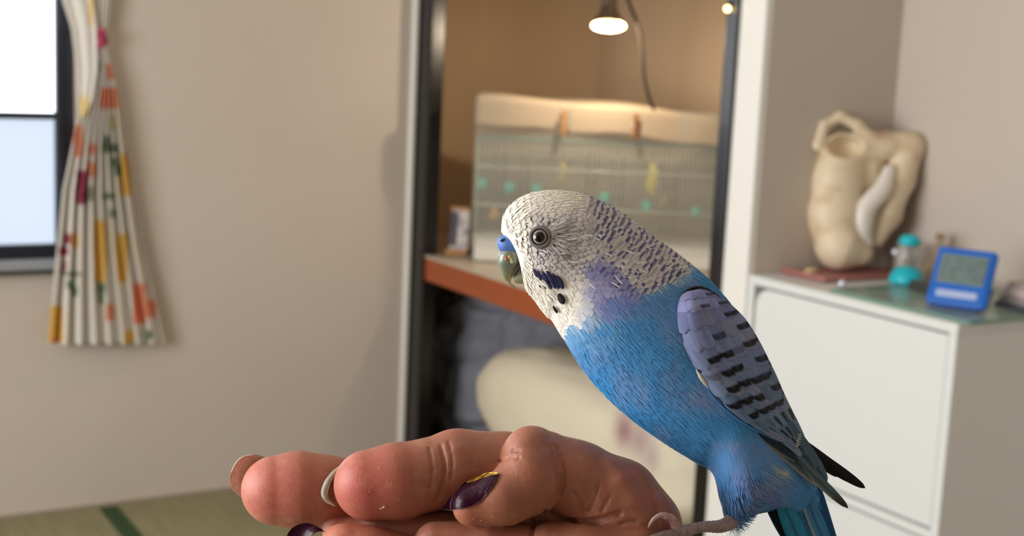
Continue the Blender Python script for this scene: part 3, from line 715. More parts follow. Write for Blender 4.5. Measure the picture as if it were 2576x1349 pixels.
# smooth the surface once or twice (umbrella operator)
Fa = np.asarray(Fc)
def laplace(V, Fa, it, lam=.5):
    a = np.concatenate([Fa[:, 0], Fa[:, 1], Fa[:, 2], Fa[:, 3]]); b = np.concatenate([Fa[:, 1], Fa[:, 2], Fa[:, 3], Fa[:, 0]])
    for _ in range(it):
        s = np.zeros_like(V); n_ = np.zeros(len(V))
        for k in range(3): s[:, k] = np.bincount(a, V[b, k], len(V))+np.bincount(b, V[a, k], len(V))
        n_ = np.bincount(a, minlength=len(V))+np.bincount(b, minlength=len(V))
        V = V+lam*(s/n_[:, None]-V)
    return V
V = laplace(V, Fa, 2)
x, y, d = V[:, 0], V[:, 1], V[:, 2]
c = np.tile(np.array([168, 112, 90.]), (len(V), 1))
def red(px, py, pd, r, amt, rgb=(222, 122, 108)):
    global c
    c = mix(c, rgb, amt*np.exp(-(((x-px)**2+(y-py)**2+(d-pd)**2)/r**2)))
red(680, 1230, -24, 130, .95, (222, 130, 116)); red(920, 1220, 90, 120, .9, (206, 108, 96)); red(885, 1240, 90, 40, .6, (206, 96, 92))
red(1190, 1300, 150, 70, .5, (208, 128, 104)); red(860, 1360, 80, 80, .8, (226, 146, 126))
nz = noise(V/34.)+.5*noise(V/13.)
c = mix(c, (190, 112, 94), sstep(.75, 1.2, nz)*.35); c = mix(c, (226, 172, 150), sstep(.55, .2, nz)*.25)
M_skin = mat('skin', attr=True, rough=.46, spec=.4, noise_col=(420, (158, 84, 70), .30), sss=(.4, (1., .28, .16), .004), bump=(2600, .35, .0004))
hand = empty('hand', tuple(W((1640, 1740, 0))), "person's hand with fingers pointing sideways and purple painted nails, the blue bird perched on it", 'hand')
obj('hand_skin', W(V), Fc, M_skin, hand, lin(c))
# nails
M_nail = mat('bare_nail', (206, 176, 164), .3, spec=.6, noise_col=(700, (228, 214, 206), .7), sss=(.3, (1, .6, .5), .001), coat=.3)
M_nail2 = mat('beige_nail_edge', (146, 122, 100), .4, noise_col=(900, (172, 150, 128), .7), coat=.2)
M_purple = mat('purple_nail_polish', (44, 6, 28), .26, spec=.14, coat=.03, noise_col=(400, (58, 10, 42), .5))
M_gold = mat('gold_foil', (196, 158, 72), .28, metal=.95, bump=(900, .5, .0006))
nrm_pts = []
def top_of(px, py):
    k = (np.abs(x-px) < 5) & (np.abs(y-py) < 5)
    return d[k].max() if k.any() else 0
def patch(name, outer, inner, mt, bulge=8., n=34, m_=12, thick=3.0, label=None, dfun=None, parent=None):
    """curved plate between two edge curves (x, y, d)"""
    to = np.linspace(0, len(outer)-1, n); ti = np.linspace(0, len(inner)-1, n)
    O, I = interp(outer, to), interp(inner, ti); q = np.linspace(0, 1, m_)
    P = O[:, None]*(1-q)[None, :, None]+I[:, None]*q[None, :, None]
    dz = bulge*np.sin(q*math.pi)[None, :]*np.ones((n, 1))
    P[..., 2] += dz
    if dfun is not None: P[..., 2] = dfun(P[..., 0], P[..., 1])
    top = P.reshape(-1, 3); bot = top.copy(); bot[:, 2] -= thick; k = len(top)
    f = grid_faces(n, m_); rim = [i*m_ for i in range(n)]+[(n-1)*m_+j for j in range(1, m_)]+[i*m_+m_-1 for i in range(n-2, -1, -1)]+[j for j in range(m_-2, 0, -1)]
    f = f+[tuple(i+k for i in z[::-1]) for z in f]+[(rim[i], rim[i]+k, rim[(i+1) % len(rim)]+k, rim[(i+1) % len(rim)]) for i in range(len(rim))]
    o = obj(name, W(np.vstack([top, bot])), f, mt, parent or hand)
    if label: o['label'] = label
    return o
patch('nail', [(672, 1152, -118), (645, 1144, -120), (618, 1147, -122), (596, 1163, -122), (583, 1186, -122), (577, 1207, -120), (584, 1230, -116), (600, 1246, -110), (622, 1262, -104)],
      [(700, 1170, -144), (690, 1172, -146), (676, 1178, -148), (664, 1186, -148), (655, 1198, -148), (650, 1212, -144), (652, 1226, -138), (660, 1240, -132), (670, 1250, -124)], M_nail, -10, label='long bare pinkish nail')
v, f = tube_geo([(636, 1145, -119), (612, 1150, -121), (594, 1166, -121), (583, 1187, -120)], [1.2, 2.2, 2.2, 1.2], 8); obj('nail_rim', W(v), f, M_nail, hand)
patch('nail', [(889, 1158, 2), (862, 1167, -2), (838, 1183, -4), (818, 1206, -4), (807, 1232, -2), (808, 1250, 2), (820, 1265, 8), (842, 1274, 14)],
      [(891, 1161, 8), (866, 1174, 6), (847, 1191, 4), (833, 1212, 4), (825, 1234, 6), (825, 1249, 8), (832, 1261, 10), (844, 1272, 14)], M_nail2, 3, thick=10, label='bare beige nail seen edge-on')
DIG = [(1338, 1146, 72, 75), (1335, 1212, 96, 80), (1272, 1252, 112, 66), (1188, 1276, 108, 50)]
def digit_d(px, py):
    best = np.full(px.shape, -1e3)
    for a, b in zip(DIG[1:-1], DIG[2:]):
        a, b = np.array(a, float), np.array(b, float); e = b[:2]-a[:2]; t = np.clip(((px-a[0])*e[0]+(py-a[1])*e[1])/(e @ e), 0, 1)
        rho = np.hypot(px-a[0]-t*e[0], py-a[1]-t*e[1]); r = a[3]+(b[3]-a[3])*t+3
        best = np.maximum(best, a[2]+(b[2]-a[2])*t+np.sqrt(np.clip(r*r-rho*rho, 0, None)))
    return best+3.5
UPE = [(1254, 1190, 0), (1232, 1190, 0), (1204, 1198, 0), (1172, 1213, 0), (1150, 1233, 0), (1130, 1256, 0), (1112, 1279, 0)]
LOE = [(1252, 1196, 0), (1247, 1210, 0), (1232, 1234, 0), (1212, 1258, 0), (1186, 1274, 0), (1150, 1282, 0), (1114, 1283, 0)]
def nail_d(px, py):
    dd = np.maximum(digit_d(px, py), 112+.05*np.abs(px-1112)); return np.maximum(dd, np.vectorize(lambda a, b: top_of(a, b)+2.)(px, py))
pn = patch('nail', UPE, LOE, M_purple, 0, n=50, m_=20, thick=6, dfun=nail_d, label='dark purple polished nail')
gl_ = [(1254, 1190, 0), (1236, 1188, 0), (1208, 1195, 0), (1172, 1212, 0)]
patch('gold_nail_foil', gl_, [(1250, 1195, 0), (1236, 1196, 0), (1212, 1205, 0), (1176, 1216, 0)], M_gold, 0, n=30, m_=6, thick=5, dfun=lambda px, py: nail_d(px, py)+2.0, label='gold foil line along the purple nail')
patch('nail', [(716, 1372, -10), (722, 1348, -8), (734, 1330, -6), (754, 1319, -2), (778, 1317, 4), (800, 1326, 14), (812, 1334, 22)],
      [(772, 1392, 10), (774, 1372, 14), (780, 1356, 18), (790, 1344, 24), (802, 1338, 30), (812, 1338, 36), (820, 1340, 40)], M_purple, -8, label='purple polished nail of the lower finger')
# seed crumbs clinging to the skin
cr = []
for (px, py, r_) in ((966, 1276, 3.4), (958, 1280, 2.6), (962, 1279, 2.4), (953, 1180, 1.6), (955, 1167, 1.2), (986, 1217, 1.4), (905, 1205, 1.2), (930, 1237, 1.4), (1003, 1258, 1.1), (1190, 1306, 1.2), (1210, 1310, 1.4), (1240, 1300, 1.2), (880, 1170, 1.2), (900, 1175, 1.2)):
    bm = bmesh.new(); bmesh.ops.create_icosphere(bm, subdivisions=1, radius=r_)
    bm.verts.index_update(); dd = top_of(px, py)
    cr.append((np.array([(q.co.x*1.3+px, q.co.y+py, q.co.z*.7+dd+.6) for q in bm.verts]), [tuple(z.index for z in q.verts) for q in bm.faces])); bm.free()
v, f = join(cr); obj('seed_crumbs', W(v), f, mat('seed_crumb', (224, 200, 160), .7), hand, kind='stuff')
# ================================================================== the budgerigar
bird = empty('budgerigar', tuple(W((1690, 1340, 60))), 'blue budgerigar with white face and barred wing perched on the hand', 'bird')
RG = np.array([  # back/top outline x,y | throat/belly outline x,y | half width   (head -> tail)
 (1261, 584, 1302, 634, 16), (1263, 560, 1309, 654, 42), (1278, 528, 1314, 690, 66), (1308, 501, 1324, 722, 84), (1352, 485, 1342, 750, 97), (1408, 481, 1364, 780, 106), (1470, 491, 1388, 806, 113),
 (1535, 518, 1416, 850, 122), (1600, 561, 1450, 905, 133), (1662, 607, 1490, 958, 144), (1722, 652, 1540, 1012, 152), (1776, 698, 1598, 1062, 157), (1824, 750, 1662, 1108, 156), (1866, 812, 1728, 1150, 151),
 (1906, 885, 1788, 1186, 143), (1944, 965, 1808, 1238, 132), (1978, 1040, 1836, 1316, 118), (2008, 1105, 1900, 1296, 100), (2032, 1160, 1955, 1282, 76), (2050, 1215, 1990, 1290, 50), (2062, 1260, 2015, 1300, 26)], float)
NR, NT = 150, 128
tt = np.linspace(0, len(RG)-1, NR)
rg = interp(RG, tt)
th = np.linspace(0, 2*math.pi, NT, endpoint=False)      # 0 = top, pi/2 = near side
def ring_pt(r, t):
    Tx, Ty, Bx, By, w_ = [r[..., k] for k in range(5)]
    cx, cy = (Tx+Bx)/2, (Ty+By)/2; hx, hy = (Tx-Bx)/2, (Ty-By)/2
    cs, sn = np.cos(t), np.sin(t)
    return np.stack([cx+hx*cs, cy+hy*cs, w_*np.sign(sn)*np.abs(sn)**.92], -1)
BP = ring_pt(rg[:, None, :], th[None, :])                # (NR,NT,3) pixel units
def fld(p):      # thigh swelling on the near and far side
    q = np.exp(-(((p[..., 0]-1885)/85)**2+((p[..., 1]-1225)/85)**2)); e = np.exp(-(((p[..., 0]-1385)/60)**2+((p[..., 1]-640)/70)**2))
    return p+np.stack([0*q, 0*q, np.sign(p[..., 2])*np.minimum(1, np.abs(p[..., 2])/40)*(26*q+6*e)], -1)
BP = fld(BP)
HEAD = [(1180, 420), (1480, 440), (1720, 645), (1690, 690), (1640, 712), (1585, 735), (1530, 745), (1490, 745), (1478, 775), (1440, 815), (1412, 836), (1380, 830), (1180, 760)]
BAR = [(1452, 470), (1520, 495), (1580, 535), (1650, 588), (1735, 655), (1700, 690), (1640, 716), (1580, 736), (1520, 700), (1495, 660), (1478, 600), (1458, 545)]
CHEEK = [(1330, 555), (1345, 540), (1385, 548), (1440, 520), (1480, 580), (1485, 690), (1440, 705), (1395, 680), (1345, 672), (1325, 630)]
MAUVE = [(1470, 670), (1500, 640), (1560, 690), (1610, 735), (1560, 765), (1500, 790), (1478, 770), (1462, 725)]
WHITE = np.array([248, 243, 232.])
def nz2(x, y, s, o=0.): return noise(np.stack([x/s+o, y/s+o*.7, np.full_like(x, o)], -1))
def plumage(x, y, dd=None):
    """feather pigment at photo position (smooth)"""
    x = np.asarray(x, float); y = np.asarray(y, float)
    n1, n2 = nz2(x, y, 60, 3.3), nz2(x, y, 26, 8.1)
    jit = (n2-.5)*26
    # blue body
    ax = (x-1400)*.67+(y-800)*.74; ac = (x-1400)*-.74+(y-800)*.67     # along / across the body axis (across + = belly)
    c = np.tile(np.array([72, 148, 214.]), x.shape+(1,))
    c = mix(c, (36, 152, 220), sstep(-20, 130, ac)); c = mix(c, (10, 166, 222), sstep(90, 190, ac)*.8)
    c = mix(c, (122, 148, 204), sstep(.52, .85, n1)*.6); c = mix(c, (150, 156, 200), sstep(.60, .90, nz2(x, y, 42, 12.))*.4)
    th_ = np.exp(-(((x-1880)/90)**2+((y-1230)/85)**2)); c = mix(c, (96, 142, 206), np.clip(th_*1.1, 0, .9))
    c = mix(c, (128, 132, 190), np.clip(th_, 0, 1)*sstep(.45, .7, n2)*.7)
    c = mix(c, (206, 190, 168), np.exp(-(((x-1947)/20)**2+((y-1178)/14)**2))*.9); c = mix(c, (170, 166, 176), np.exp(-(((x-1930)/26)**2+((y-1205)/18)**2))*.5)
    c = mix(c, (120, 166, 205), soft([(1415, 780), (1480, 770), (1560, 800), (1520, 860), (1450, 880), (1425, 840)], x, y, 25)*sstep(.4, .65, n2)*.6)
    # mauve-grey bib edge
    mv = soft(MAUVE, x+jit, y+jit, 16)
    # head
    h = soft(HEAD, x+jit*.8, y+jit*.8, 9)
    c = mix(c, WHITE, h)
    gr = soft(CHEEK, x, y, 22); c = mix(c, (214, 208, 212), gr*.75)
    br = soft(BAR, x+jit*.4, y, 16); c = mix(c, (190, 184, 186), br*.6)
    c = mix(c, (128, 130, 194), mv*.75)
    c = mix(c, (196, 202, 220), soft([(1470, 740), (1500, 790), (1470, 815), (1445, 820), (1440, 780)], x, y, 14)*.6)
    return np.clip(c, 0, 255), h, gr, br, mv
M_feath = mat('budgie_feathers', attr=True, rough=.62, spec=.25, bump=(2600, .25, .0003))
bc = plumage(BP[..., 0].ravel(), BP[..., 1].ravel())[0]
fc = grid_faces(NR, NT, True)+[tuple(range(NT))[::-1], tuple((NR-1)*NT+i for i in range(NT))]
body = obj('body', W(BP.reshape(-1, 3)), fc, M_feath, bird, lin(bc))
# surface lookup on the near side
near = (np.sin(th) > .02)
NP = BP[:, near, :].reshape(-1, 3)
dS = np.gradient(BP, axis=0); dT = np.stack([np.roll(BP[..., k], -1, 1)-np.roll(BP[..., k], 1, 1) for k in range(3)], -1)
NN = np.cross(dT, dS); NN /= np.linalg.norm(NN, axis=-1)[..., None]+1e-9
ctr = BP.mean(1, keepdims=True); sgn = np.sign((NN*(BP-ctr)).sum(-1))[..., None]; NN = NN*sgn
TS = dS/(np.linalg.norm(dS, axis=-1)[..., None]+1e-9)
NNn, TSn = NN[:, near].reshape(-1, 3), TS[:, near].reshape(-1, 3)
def surf(px, py):
    k = np.argmin((NP[:, 0]-px)**2+(NP[:, 1]-py)**2); return NP[k].copy(), NNn[k].copy(), TSn[k].copy()
# overlapping contour feathers: N small leaf-shaped blades in one mesh
def cards(base, tan, nrm, L, Wd, lift, colf, nl=5, curl=.0, round_=.55, cup=.10):
    N = len(base); tan = tan-nrm*(tan*nrm).sum(-1)[:, None]; tan /= np.linalg.norm(tan, axis=1)[:, None]+1e-9
    bin_ = np.cross(nrm, tan)
    t = np.linspace(0, 1, nl); prof = np.clip(np.minimum(.55+1.2*t, np.sqrt(np.clip(1-((t-round_)/(1-round_+.03))**2, 0, 1)) if True else 1), .04, 1)
    prof = np.where(t < round_, .6+.4*np.sin(t/round_*math.pi/2), prof)
    s = np.array([-1, 0, 1.])
    P = base[:, None, None, :]+tan[:, None, None, :]*(L[:, None]*t[None, :])[:, :, None, None] \
        + bin_[:, None, None, :]*(Wd[:, None, None]*prof[None, :, None]*s[None, None, :]*.5)[..., None] \
        + nrm[:, None, None, :]*((lift[:, None]*L[:, None]*(t[None, :]**1.3))[:, :, None]+(Wd[:, None, None]*cup*(1-s[None, None, :]**2)*np.ones((1, nl, 1))))[..., None]
    C = colf(np.broadcast_to(t[None, :, None], (N, nl, 3)), np.broadcast_to(s[None, None, :], (N, nl, 3)))
    base_i = (np.arange(N)*nl*3)[:, None]
    f = []
    for i in range(nl-1):
        for j in range(2): f.append([i*3+j, i*3+j+1, (i+1)*3+j+1, (i+1)*3+j])
    f = (np.array(f)[None]+base_i[:, :, None]).reshape(-1, 4)
    return P.reshape(-1, 3), f, C.reshape(-1, 3)
def scatter(t0, t1, ds, dw, jitter=.35, near_only=True):
    """staggered rows of feather bases following the body; spacing in px along / across"""
    out = []
    fine = np.linspace(t0, t1, 800); r = interp(RG, fine); mid = (r[:, :2]+r[:, 2:4])/2
    topl = r[:, :2]; arc = np.concatenate([[0], np.cumsum(np.linalg.norm(np.diff((mid+topl)/2, axis=0), axis=1))])
    rows = np.arange(0, arc[-1], ds); k = 0
    B, TN, NM = [], [], []
    for a in rows:
        tq = np.interp(a, arc, fine)
        rr = interp(RG, np.array([tq]))[0]; hh = math.hypot(rr[0]-rr[2], rr[1]-rr[3])/2; per = math.pi*(hh+rr[4])
        n_ = max(6, int(per/dw)); an = (np.arange(n_)+(k % 2)*.5)/n_*2*math.pi; an = an+rng.normal(0, jitter*.3*2*math.pi/n_, n_); k += 1
        tj = np.clip(tq+rng.normal(0, jitter*.3*ds/max(arc[-1], 1)*(t1-t0), n_), 0, len(RG)-1.01)
        if near_only: kq = np.sin(an) > -.35; an, tj = an[kq], tj[kq]
        e = .02
        p = fld(ring_pt(interp(RG, tj), an)); p2 = fld(ring_pt(interp(RG, np.clip(tj+e, 0, len(RG)-1)), an)); p3 = fld(ring_pt(interp(RG, tj), an+.01))
        ts = p2-p; ts /= np.linalg.norm(ts, axis=1)[:, None]+1e-9; tw = p3-p; nm = np.cross(tw, ts); nm /= np.linalg.norm(nm, axis=1)[:, None]+1e-9
        cc = ((rr[0]+rr[2])/2, (rr[1]+rr[3])/2, 0); s = np.sign((nm*(p-np.array(cc))).sum(-1)); nm *= s[:, None]
        B.append(p); TN.append(ts); NM.append(nm)
    return np.vstack(B), np.vstack(TN), np.vstack(NM)
geo = []
def add_feathers(P, T, N, L, Wd, lift, colf, **k): geo.append(cards(P, T, N, L, Wd, lift, colf, **k))
DARK = np.array([84, 84, 124.])
# (1) head, cheek, nape : short blades; barred where the nape bars are
P, T, N = scatter(.8, 10.6, 14.0, 13.0, jitter=.16)
c0, h, gr, br, mv = plumage(P[:, 0], P[:, 1])
fd_ = np.hypot(P[:, 0]-1360, P[:, 1]-597)
tip_d = np.hypot(P[:, 0]+T[:, 0]*12-1360, P[:, 1]+T[:, 1]*12-597)
keep = (h > .25) & ((fd_ > 31) & (tip_d > 27) | (P[:, 2] < 0)) & ~((P[:, 0] < 1322-.25*(P[:, 1]-690)*(P[:, 1] > 690)) & (P[:, 0] < 1262+.84*(P[:, 1]-575)) & (P[:, 1] > 575) & (P[:, 1] < 735))
P, T, N, c0, h, gr, br, mv = [q[keep] for q in (P, T, N, c0, h, gr, br, mv)]
barr = np.clip(br+.35*gr*0, 0, 1)*np.clip(sstep(1440, 1520, P[:, 0])+.2, 0, 1)
L = np.where(br > .3, 27., 21.)*rng.uniform(.8, 1.2, len(P)); Wd = np.where(br > .3, 24., np.where(gr > .5, 13., 16.))*rng.uniform(.8, 1.2, len(P))
barr = barr*np.where(nz2(P[:, 0], P[:, 1], 20, 5.)+rng.normal(0, .08, len(P)) > .36, 1, .3)
lift = rng.uniform(.0, .04, len(P))+np.where(gr > .5, .03, 0)
fore = (1-br)*(1-gr)
T = T+rng.normal(0, .10, T.shape)
jit = rng.normal(0, 6, (len(P), 1))
drk = DARK+rng.normal(0, 14, (len(P), 1)) + np.array([0, 0, 14])*rng.random((len(P), 1))
def col_head(t, s):
    base = (c0+jit)[:, None, None, :]*np.ones(t.shape+(1,))
    band = np.clip(barr*1.15, 0, 1)[:, None, None]*(sstep(.40, .52, t)*(1-sstep(.72, .82, t)))*(1-.2*np.abs(s))
    out = base*(1-band[..., None])+drk[:, None, None, :]*band[..., None]
    edge = (gr*(1-barr))[:, None, None]*np.clip(sstep(.86, .99, t)+.6*sstep(.5, .9, np.abs(s))*sstep(.5, .7, t), 0, 1)*.8
    out = out*(1-edge[..., None])+np.array([96, 90, 108.])*edge[..., None]
    shaft = (gr*.35)[:, None, None]*(np.abs(s) < .5)*sstep(.2, .6, t); out = out*(1-shaft[..., None]*.35)+np.array([110, 104, 120.])*shaft[..., None]*.35
    return out
add_feathers(P, T, N, L, Wd, lift, col_head, nl=10, cup=.035, round_=.68)
# (2) body: long fine blades
P, T, N = scatter(5.0, 19.6, 8.5, 5.0, jitter=1.4)
c0, h, gr, br, mv = plumage(P[:, 0], P[:, 1])
keep = (h < .6) & (rng.random(len(P)) < .97)
P, T, N, c0, mv = P[keep], T[keep], N[keep], c0[keep], mv[keep]
L = rng.uniform(30, 50, len(P)); Wd = rng.uniform(3.0, 5.4, len(P)); lift = rng.uniform(.004, .032, len(P))
thg = np.exp(-(((P[:, 0]-1870)/80)**2+((P[:, 1]-1260)/70)**2)); lift = lift+thg*rng.uniform(0, .12, len(P))
T = T+rng.normal(0, .07, T.shape); T[:, 1] += thg*.5
jit = rng.normal(0, 4, (len(P), 1))*np.array([1.1, 1, .7])
def col_body(t, s):
    base = np.clip(c0+jit, 0, 255)[:, None, None, :]*np.ones(t.shape+(1,))
    return base
add_feathers(P, T, N, L, Wd, lift, col_body)
# (3) forehead: fine pale hair-like blades
P, T, N = scatter(1.0, 6.5, 7.0, 4.6, jitter=1.2)
c0, h, gr, br, mv = plumage(P[:, 0], P[:, 1])
fd_ = np.hypot(P[:, 0]-1360, P[:, 1]-597); keep = (h > .5) & (br < .3) & ((fd_ > 30) | (P[:, 2] < 0)) & ~((P[:, 0] < 1310) & (P[:, 0] < 1258+.84*(P[:, 1]-575)) & (P[:, 1] > 575) & (P[:, 1] < 735)) & ((gr < .4) | (fd_ < 62))
P, T, N, c0, fd_ = P[keep], T[keep], N[keep], c0[keep], fd_[keep]
L = rng.uniform(16, 28, len(P)); Wd = rng.uniform(2.4, 4.2, len(P)); lift = rng.uniform(.05, .11, len(P)); T = T+rng.normal(0, .08, T.shape)
spk = (np.exp(-((fd_-36)/14)**2) > rng.random(len(P))*1.6); c0 = np.where(spk[:, None], np.array([92, 88, 96.]), c0)
L = np.where(fd_ < 60, L*.55, L)
# blades next to the eye radiate away from it
rad = np.stack([P[:, 0]-1360, P[:, 1]-597, 0*fd_], -1); rad /= fd_[:, None]+1e-6; wr = (np.exp(-(fd_/46)**2)*(P[:, 2] > 0))[:, None]*1.4; T = T*(1-np.clip(wr, 0, 1))+rad*np.clip(wr, 0, 1)
jit = rng.normal(0, 5, (len(P), 1))
add_feathers(P, T, N, L, Wd, lift, lambda t, s: np.clip(c0+jit, 0, 255)[:, None, None, :]*np.ones(t.shape+(1,)))
# (4) streaks behind the eye (ear coverts), white pin feathers
pts = []
for k in range(70):
    a = math.radians(rng.uniform(-38, 40)); r_ = rng.uniform(34, 70); pts.append((1360+r_*math.cos(a), 597+r_*math.sin(a), a))
B_, T_, N_ = [], [], []
for (px, py, a) in pts:
    p, n_, t_ = surf(px, py); B_.append(p+n_*3.5); N_.append(n_); T_.append((math.cos(a+.15), math.sin(a+.15), -.15))
B_, T_, N_ = map(np.array, (B_, T_, N_)); cc = np.where(rng.random((len(B_), 1)) < .5, np.array([[150, 146, 156.]]), np.array([[222, 217, 218.]]))
add_feathers(B_, T_, N_, rng.uniform(22, 40, len(B_)), rng.uniform(1.8, 3.2, len(B_)), rng.uniform(.01, .05, len(B_)), lambda t, s: cc[:, None, None, :]*np.ones(t.shape+(1,)))
pins = [(1430, 608, 28, -.1), (1405, 640, 18, .05), (1430, 656, 26, .15), (1548, 690, 30, .9), (1520, 640, 22, .45), (1575, 632, 26, .4), (1480, 715, 24, .7), (1540, 715, 26, .6), (1470, 590, 20, .1), (1610, 680, 22, .5), (1360, 628, 20, .3), (1500, 600, 16, .5), (1590, 655, 20, .5)]
B_, T_, N_ = [], [], []
for (px, py, l_, a) in pins:
    p, n_, t_ = surf(px, py); B_.append(p+n_*6); N_.append(n_); T_.append((math.cos(a), math.sin(a), -.1))
B_, T_, N_ = map(np.array, (B_, T_, N_)); Lp = np.array([q[2] for q in pins], float)
add_feathers(B_, T_, N_, Lp, np.full(len(B_), 3.2), np.full(len(B_), .08), lambda t, s: np.array([234, 230, 232.])*np.ones(t.shape+(1,)))
V, Fq, Cq = [], [], []; k = 0
for v, f, c in geo: V.append(v); Fq.append(f+k); Cq.append(c); k += len(v)
obj('plumage', W(np.vstack(V)), np.vstack(Fq), M_feath, body, lin(np.clip(np.vstack(Cq), 0, 255)), kind='stuff')
# throat spots and cheek patch : single dark feathers
def feather_geo(p, t_, n_, L_, W_, lift_, nl=9, ns=7, round_=.6, cup=.14):
    t_ = np.array(t_, float); t_ -= n_*(t_ @ n_); t_ /= np.linalg.norm(t_); b_ = np.cross(n_, t_)
    u = np.linspace(0, 1, nl); s = np.linspace(-1, 1, ns)
    pr = np.where(u < round_, .45+.55*np.sin(u/round_*math.pi/2), np.sqrt(np.clip(1-((u-round_)/(1-round_))**2, 0.004, 1)))
    P = p+t_*(L_*u)[:, None, None]+b_*(W_*.5*pr[:, None]*s[None, :])[..., None]+n_*((lift_*L_*u**1.3)[:, None]+W_*cup*(1-s[None, :]**2)*np.ones((nl, 1)))[..., None]
    U_, S_ = np.meshgrid(u, s, indexing='ij')
    return P.reshape(-1, 3), grid_faces(nl, ns), U_.ravel(), S_.ravel()
strokes = [(1347, 676, 24), (1356, 678, 28), (1366, 679, 30), (1375, 681, 34), (1384, 684, 36), (1392, 688, 36), (1400, 690, 34), (1372, 694, 26), (1380, 700, 26), (1396, 697, 32), (1405, 699, 28), (1388, 702, 26), (1364, 688, 20), (1410, 704, 22)]
for (px, py, l_) in strokes:
    p, n_, t_ = surf(px, py); v, f, u, s = feather_geo(p+n_*6, (.36, .93, 0), n_, l_, 11, .03)
    c = np.tile(np.array([36, 34, 74.]), (len(v), 1)); c = mix(c, (70, 74, 124), (np.abs(s) < .2)*.55); obj('cheek_patch_feather', W(v), f, M_feath, body, lin(c))
for (px, py, l_, w_) in ((1407, 740, 30, 21), (1393, 768, 22, 12), (1372, 718, 9, 4), (1360, 716, 9, 4)):
    p, n_, t_ = surf(px, py); v, f, u, s = feather_geo(p+n_*6, (.42, .9, 0), n_, l_, w_, .02, round_=.5)
    obj('throat_spot_feather', W(v), f, mat('black_feather', (14, 12, 18), .5) if px == 1407 else bpy.data.materials['black_feather'], body)
# eye
ep, en, et = surf(1360, 597)
eye_c = np.array([1360, 597, ep[2]]); ez = np.array([-.22, -.05, .97]); ez /= np.linalg.norm(ez); e1 = np.cross((0, 1, 0), ez); e1 /= np.linalg.norm(e1); e2 = np.cross(ez, e1)
def disc_rings(prof, n=40):
    v = []; 
    for (r_, h_) in prof:
        for i in range(n): a = 2*math.pi*i/n; v.append(eye_c+e1*r_*math.cos(a)+e2*r_*math.sin(a)+ez*h_)
    f = grid_faces(len(prof), n, True)+[tuple((len(prof)-1)*n+i for i in range(n))]
    return W(np.array(v)), f
M_eye = mat('eye_gloss', attr=True, rough=.05, spec=.5)
prof = [(24, -2), (23, 2), (20.5, 5.5), (19, 8.0), (17, 10.4), (14.6, 12.6), (13.6, 13.4), (12.6, 14.2), (9, 16.4), (5, 17.8), (1, 18.3)]
v, f = disc_rings(prof); cr_ = [(60, 56, 60), (52, 48, 52), (30, 28, 30), (70, 68, 68), (158, 154, 148), (168, 164, 158), (90, 88, 86), (10, 9, 10), (6, 5, 6), (5, 5, 6), (5, 5, 6)]
cc = np.repeat(np.array(cr_, float), 40, 0); eye = obj('eye', v, f, M_eye, bird, lin(cc)); eye['label'] = 'black eye with pale grey iris ring'
ring = []
for i in range(49): a = 2*math.pi*i/48; ring.append(eye_c+e1*24.5*math.cos(a)+e2*24.0*math.sin(a)+ez*5.2)
v, f = tube_geo(ring, [5.4]*49, 10, 1, ends=False); obj('eyelid', W(v), f, mat('grey_eyelid', (126, 120, 122), .7, bump=(3000, .6, .0004)), bird)
ring = [eye_c+e1*20.6*math.cos(2*math.pi*i/48)+e2*20.2*math.sin(2*math.pi*i/48)+ez*8.4 for i in range(49)]
v, f = tube_geo(ring, [1.6]*49, 8, 1, ends=False); obj('eyelid_rim', W(v), f, mat('dark_eye_rim', (34, 32, 34), .4), eye)
# cere, nostril, beak
def loft_geo(R_, n=32, steps=6):
    R_ = np.array(R_, float); tq = np.linspace(0, len(R_)-1, (len(R_)-1)*steps+1); r = interp(R_, tq); a = np.linspace(0, 2*math.pi, n, endpoint=False)
    P = ring_pt(r[:, None, :], a[None, :]); m_ = len(tq)
    return P.reshape(-1, 3), grid_faces(m_, n, True)+[tuple(range(n))[::-1], tuple((m_-1)*n+i for i in range(n))]
v, f = loft_geo([(1304, 612, 1314, 636, 30), (1292, 600, 1306, 640, 40), (1278, 592, 1290, 641, 40), (1265, 591, 1271, 639, 35), (1255, 597, 1259, 633, 25), (1250.5, 608, 1252, 622, 10)])
bl = np.tile(np.array([80, 122, 200.]), (len(v), 1))
M_cere = mat('blue_cere', attr=True, rough=.42, spec=.45, bump=(3500, .5, .0003)); cere = obj('cere', W(v), f, M_cere, bird, lin(bl)); cere['label'] = 'blue cere above the beak'
kk = np.argmin((v[:, 0]-1265)**2+(v[:, 1]-604)**2-(v[:, 2] > 0)*50); npz = v[(v[:, 2] > 0) & (np.hypot(v[:, 0]-1264, v[:, 1]-605) < 6)][:, 2].max()
vv, ff = tube_geo([(1260, 606.5, npz-2.5), (1264, 604.5, npz-1.2), (1269, 601.5, npz-2.5)], [2.2, 3.3, 2.0], 10); obj('nostril', W(vv), ff, mat('dark_nostril', (18, 16, 22), .7), cere)
M_beak = mat('olive_beak', attr=True, rough=.30, spec=.5, sss=(.25, (.9, .9, .5), .002), coat=.2)
v, f = loft_geo([(1262, 628, 1314, 632, 32), (1254, 640, 1315, 646, 34), (1252, 656, 1312, 660, 31), (1254, 674, 1303, 674, 22), (1260, 692, 1293, 690, 16), (1269, 706, 1286, 702, 9), (1280, 716, 1286, 714, 3.5)])
bcx = mix(np.tile(np.array([122, 132, 118.]), (len(v), 1)), (158, 158, 112), sstep(665, 712, v[:, 1]))
beak = obj('upper_beak', W(v), f, M_beak, bird, lin(bcx)); beak['label'] = 'olive grey hooked beak'
